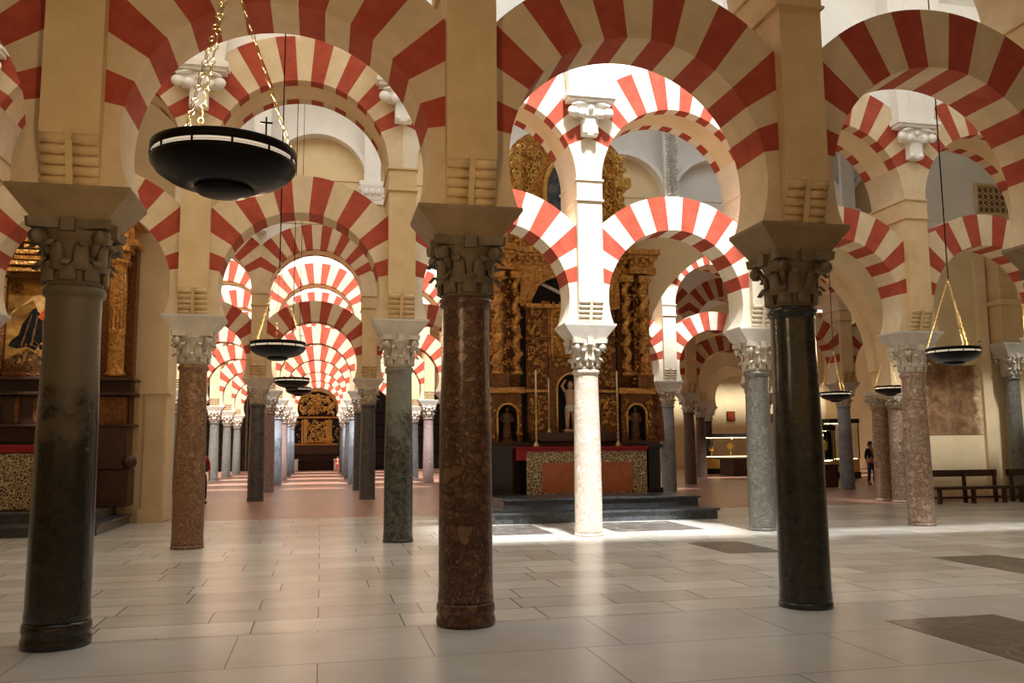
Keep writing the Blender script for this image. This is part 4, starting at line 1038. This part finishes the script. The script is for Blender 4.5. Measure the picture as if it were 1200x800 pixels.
# ------------------------------------------------------------------ museum corner
M['glass'] = (lambda t: (t.b.inputs['Transmission Weight'].__setattr__('default_value', 1.), t.b.inputs['IOR'].__setattr__('default_value', 1.05), t.m)[2])(NT('case_glass', .02))
M['goldfelt'] = m_plain('yellow_display_cloth', lin(226,178,84), .8)
M['caselight'] = m_emit('display_case_light', (1, .8, .42, 1), 9)
def display_case(x, y, w, d, zb, zt, label, n_obj, seed, base_h=.3):
    t = thing('display_case', label, 'display case', (x, y, 0), 'lit glass display cases of the museum corner')
    b = MB(); b.bevbox(-w/2, w/2, -d/2, d/2, 0, base_h, .01); b.build('plinth', M['blackwood'], t)
    b = MB(); b.box(-w/2+.03, w/2-.03, -d/2+.03, d/2-.03, base_h, zb); b.build('display_floor', M['goldfelt'], t)
    b = MB()
    for sx in (-1, 1):
        for sy in (-1, 1): b.box(sx*w/2-(.04 if sx > 0 else 0), sx*w/2+(.04 if sx < 0 else 0), sy*d/2-(.04 if sy > 0 else 0), sy*d/2+(.04 if sy < 0 else 0), zb, zt)
    b.bevbox(-w/2-.03, w/2+.03, -d/2-.03, d/2+.03, zt, zt+.2, .01); fr = b.build('frame', M['blackwood'], t)
    b = MB(); b.box(-w/2+.01, w/2-.01, -d/2+.01, -d/2+.02, zb, zt); b.box(-w/2+.01, -w/2+.02, -d/2+.03, d/2-.03, zb, zt); b.box(w/2-.02, w/2-.01, -d/2+.03, d/2-.03, zb, zt); b.build('glass', M['glass'], t)
    b = MB(); b.box(-w/2+.1, w/2-.1, d/2-.12, d/2-.06, zt-.03, zt-.01); b.box(-w/2+.1, w/2-.1, -d/2+.1, -d/2+.14, zb, zb+.03); b.build('light_strip', M['caselight'], fr)
    q = random.Random(seed)
    for i in range(n_obj):
        px = x - w/2 + w*(i+.5)/n_obj; k = q.uniform(.8, 1.15)
        o = thing('gold_monstrance', f'gold church vessel {("first", "second", "third", "fourth")[i]} from the left in the {label.split(" display")[0]} case', 'vessel', (px, y, zb))
        m = MB(); m.lathe([(.1*k, 0), (.09*k, .03), (.03*k, .08), (.025*k, .2*k), (.05*k, .24*k), (.02*k, .28*k), (.025*k, .4*k)], 12); m.build('foot', M['goldbright'], o)
        m = MB(); m.lathe([(.02, -.02), (.16*k, -.012), (.17*k, 0), (.16*k, .012), (.02, .02)], 16, 0, True, Matrix.Translation((0, 0, .54*k)) @ Matrix.Rotation(PI/2, 4, 'X'))
        for j in range(12): a = 2*PI*j/12; m.tube([(.15*k*math.cos(a), 0, .54*k+.15*k*math.sin(a)), (.24*k*math.cos(a), 0, .54*k+.24*k*math.sin(a))], [.014, .004], 5)
        m.build('sunburst', M['goldbright'], o)
display_case(22.95, 46.2, 3.5, .9, .95, 2.05, 'long low glass display case seen left of the speckled column', 3, 1)
display_case(19.0, 30.8, 1.0, .6, .95, 2.15, 'near glass display case just right of the black column', 2, 2)
display_case(24.2, 37.2, 1.5, .7, .9, 2.6, 'glass display case behind the blue-grey column', 2, 3)
display_case(21.2, 34.0, .9, .6, .9, 2.2, 'narrow glass display case left of the blue-grey column', 1, 4)
def counter(x, y, w, d, h, label):
    t = thing('dark_counter', label, 'counter', (x, y, 0))
    b = MB(); b.box(-w/2, w/2, -d/2, d/2, 0, h-.08); b.box(-w/2+.05, w/2-.05, -d/2-.012, -d/2, .1, h-.15); b.build('body', M['wood'], t)
    b = MB(); b.bevbox(-w/2-.18, w/2+.1, -d/2-.08, d/2+.08, h-.08, h, .01); b.build('counter_top', M['wood'], t)
counter(22.2, 43.0, 2.2, 1.6, .92, 'dark brown counter standing left of the speckled grey column')
counter(18.75, 29.9, .62, .6, .86, 'dark brown stand beside the blue-grey column')
t = thing('wall_picture', 'small reddish picture on the yellow museum wall', 'picture', (28.4, 56.95, 3.3))
b = MB(); b.bevbox(-.32, .32, -.05, 0, 0, .68, .01); b.build('frame', M['wood'], t)
b = MB(); b.box(-.25, .25, -.06, -.05, .07, .61); b.build('canvas', M['pt_red'], t)
t = thing('wall_picture', 'small dark picture on the museum wall, right of the reddish one', 'picture', (31.4, 56.95, 3.2))
b = MB(); b.bevbox(-.28, .28, -.05, 0, 0, .6, .01); b.build('frame', M['wood'], t)
b = MB(); b.box(-.21, .21, -.06, -.05, .06, .54); b.build('canvas', M['pt_dark'], t)

# ------------------------------------------------------------------ people
def skin(name, verts, edges, radii, mat, parent, root=0, sub=1):
    me = bpy.data.meshes.new(name); me.from_pydata(verts, edges, []); me.materials.append(mat)
    o = ob(name, me, parent)
    md = o.modifiers.new('skin', 'SKIN'); md.use_smooth_shade = True
    for i, r in enumerate(radii):
        s_ = me.skin_vertices[0].data[i]; s_.radius = (r, r) if not isinstance(r, tuple) else r; s_.use_root = (i == root)
    o.modifiers.new('subdivision', 'SUBSURF').levels = sub; o.modifiers[-1].render_levels = sub
    return o
def person(x, y, rz, h, label, shirt, trouser, hair, stride=.0):
    t = thing('person', label, 'person', (x, y, 0), None, rz); k = h/1.72
    V, Eg, R = [], [], []
    def chain(pts, rs, start=None):
        prev = start
        for p, r in zip(pts, rs):
            V.append(tuple(c*k for c in p)); R.append(r*k if not isinstance(r, tuple) else (r[0]*k, r[1]*k)); i = len(V)-1
            if prev is not None: Eg.append((prev, i))
            prev = i
        return prev
    pel = chain([(0, 0, .93)], [.12]); st = chain([(0, .0, 1.1), (0, .01, 1.27), (0, .0, 1.4)], [.105, .125, .09], pel)
    nk = chain([(0, -.01, 1.48), (0, -.015, 1.53)], [.05, .05], st)
    chain([(0, -.02, 1.6), (0, -.01, 1.68)], [.085, .07], nk)
    arms = {}
    for s_ in (-1, 1):
        w = chain([(s_*.15, .01, 1.4), (s_*.2, .02, 1.3), (s_*.235, .03, 1.12), (s_*.245, -.04, .9)], [.06, .05, .042, .03], st)
        pm = chain([(s_*.245, -.06, .83)], [.03], w); arms[s_] = pm
        for j in range(4): chain([(s_*.245, -.085+.018*j, .79), (s_*.24, -.09+.02*j, .75-.006*abs(j-1)), (s_*.232, -.088+.02*j, .72-.008*abs(j-1))], [.009, .009, .008], pm)
        chain([(s_*.235, -.1, .82), (s_*.228, -.115, .79)], [.01, .009], pm)
        ft = s_*stride
        chain([(s_*.09, 0, .86), (s_*.1, -.02-ft*.5, .5), (s_*.1, .02-ft, .09), (s_*.11, -.1-ft, .035)], [.085, .055, .038, .03], pel)
    body = skin('body', V, Eg, R, M['skin'], t)
    b = MB()
    b.ball((0, -.108*k, 1.6*k), .014*k, 0, 6, 5, (.8, 1, 1.5))
    for s_ in (-1, 1): b.ball((s_*.082*k, 0, 1.6*k), .022*k, 0, 6, 5, (.4, .8, 1.2))
    b.build('face', M['skin'], body)
    b = MB(); b.ball((0, .012*k, 1.645*k), .1*k, 0, 12, 8, (.95, 1.02, .95)); b.ball((0, .05*k, 1.57*k), .075*k, 0, 10, 6); b.build('hair', hair, body)
    V2, E2, R2 = V, Eg, R; V, Eg, R = [], [], []
    p0 = chain([(0, 0, .96), (0, 0, 1.1), (0, .01, 1.27), (0, 0, 1.41)], [(.135, .11), (.13, .11), (.145, .12), (.1, .085)])
    for s_ in (-1, 1): chain([(s_*.15, .01, 1.4), (s_*.2, .02, 1.3), (s_*.235, .03, 1.12), (s_*.242, -.01, 1.0)], [.07, .062, .055, .048], p0)
    skin('shirt', V, Eg, R, shirt, t)
    V, Eg, R = [], [], []
    p0 = chain([(0, 0, .97)], [(.135, .115)])
    for s_ in (-1, 1):
        ft = s_*stride; chain([(s_*.085, 0, .84), (s_*.1, -.02-ft*.5, .5), (s_*.1, .02-ft, .12)], [.098, .07, .055], p0)
    skin('trousers', V, Eg, R, trouser, t)
    for s_ in (-1, 1):
        ft = s_*stride; b = MB(); b.ball((s_*.105*k, (-.04-ft)*k, .045*k), .05*k, 0, 10, 6, (.9, 2.3, .9)); b.build('shoe', M['blackwood'], t)
    return t
M['skin'] = m_plain('skin', lin(196,148,118), .55)
M['denim'] = m_plain('blue_denim', lin(52,62,84), .8)
M['blackcloth'] = m_plain('black_cotton', lin(24,22,24), .85)
M['redshirt'] = m_plain('red_cotton', lin(170,36,36), .85)
person(21.25, 30.7, .15, 1.7, 'person in black top and jeans standing by the museum cases', M['blackcloth'], M['denim'], M['blackwood'], .06)
person(-3.5, 27.6, .4, 1.66, 'person in red top half hidden behind the rusty speckled column', M['redshirt'], M['blackcloth'], M['blackwood'], .12)
person(1.1, 60.5, .2, 1.05, 'small child in red beside the distant altarpiece', M['redshirt'], M['redshirt'], M['blackwood'], .05)
# ------------------------------------------------------------------ light: sun and daylight at roof openings, added fill lamps under closed vaults, lamp bulbs
def area(name, x, y, z, sx, sy, power, col, rot=(0,0,0), spread=PI):
    l = bpy.data.lights.new(name, 'AREA'); l.shape = 'RECTANGLE'; l.size, l.size_y = sx, sy; l.energy = power; l.color = col; l.spread = spread
    o = bpy.data.objects.new(name, l); COL.objects.link(o); o.location = (x, y, z); o.rotation_euler = rot; return o
def point(name, x, y, z, power, col, r=.12):
    l = bpy.data.lights.new(name, 'POINT'); l.energy = power; l.color = col; l.shadow_soft_size = r
    o = bpy.data.objects.new(name, l); COL.objects.link(o); o.location = (x, y, z); return o
W_, N_, C_ = (1, .70, .40), (1, .9, .76), (.86, .94, 1.)
sd = bpy.data.lights.new('sun', 'SUN'); sd.energy = 12.5; sd.angle = math.radians(6); sd.color = (.96, .98, 1.)
so = bpy.data.objects.new('sun', sd); COL.objects.link(so)
so.rotation_euler = Vector((0.0, 1, -1.8)).normalized().to_track_quat('-Z', 'Y').to_euler()
area('fill_front_vault', 3, 5.0, 11.6, 16, 2.4, 85, (.84, .94, 1.), spread=math.radians(80))  # narrow overhead fill added for the foreground floor; this vault is closed
area('warm_front_fill', 2, -5.5, 3.4, 24, 1.2, 130, (1, .57, .22), (PI/2, 0, 0))  # unseen warm fill added behind the camera for the front arcade faces
area('fill_second_vault', -3, 11.6, 12.0, 6, 4, 260, (1, .88, .70))  # warm fill added for the left arches, no opening above it
area('daylight_roof_opening', 5.1, 10.9, 12.6, 5.4, 4.6, 260, C_)
area('fill_second_vault_right', 13, 11.6, 12.0, 8, 4, 210, (1, .96, .9))  # soft fill added for the right half, under closed vault
area('fill_altar_vault', 0, 23, 13.8, 12, 6, 430, (1, .97, .92))  # soft fill added for the altar nave, beside its only opening
area('daylight_altar_vault_right', 11, 23, 13.8, 8, 6, 170, C_)
for i, y in enumerate((31.3, 37.5, 43.9, 50.3, 56.5)):
    area('daylight_aisle_vault', -1.5, y, 11.6, 14, 3, 260, C_)
area('fill_far_bay', -.3, 63.5, 10.8, 8, 3, 160, (1, .9, .75))  # warm fill added to brighten the distant altarpiece; the bay has no opening
area('museum_ceiling_lights', 22, 40, 9.5, 8, 8, 22, (1, .72, .38))
area('museum_ceiling_lights', 26, 48.5, 9.5, 8, 5, 36, (1, .78, .45))
for x, y, z in ((-.51, 4.5, 3.2), (-.58, 11.67, 3.07), (-.62, 18.5, 3.14), (-.65, 25, 3.39), (8.67, 10.5, 3.0), (13.44, 18.5, 3.07), (11.96, 18.5, 2.92)):
    point('lamp_bulbs', x, y, z, 130 if y < 5 else (60 if y < 12 else 28), W_)
point('wall_lamp_bulb', 20.3, 21.4, 5.0, 20, (1, .6, .25))
area('altar_picture_light', -5.75, 18.6, 6.9, 1.2, .2, 22, (1, .72, .38), (math.radians(35), 0, 0))
for x, y in ((22.95, 46.0), (19, 30.7), (24.2, 37.1), (21.2, 33.9)): point('display_bulbs', x, y, 2.0, 14, (1, .75, .35), .05)

w = bpy.data.worlds.new('world'); S.world = w; w.use_nodes = True
w.node_tree.nodes['Background'].inputs[0].default_value = (.8, .9, 1, 1); w.node_tree.nodes['Background'].inputs[1].default_value = .6
vs = S.view_settings; vs.view_transform = 'Standard'; vs.look = 'None'; vs.gamma = 1; vs.exposure = 0.0; vs.use_curve_mapping = False
S.display_settings.display_device = 'sRGB'
S.cycles.max_bounces = 8; S.cycles.diffuse_bounces = 5; S.cycles.glossy_bounces = 3; S.cycles.transmission_bounces = 6
S.cycles.sample_clamp_indirect = 6; S.cycles.use_denoising = True
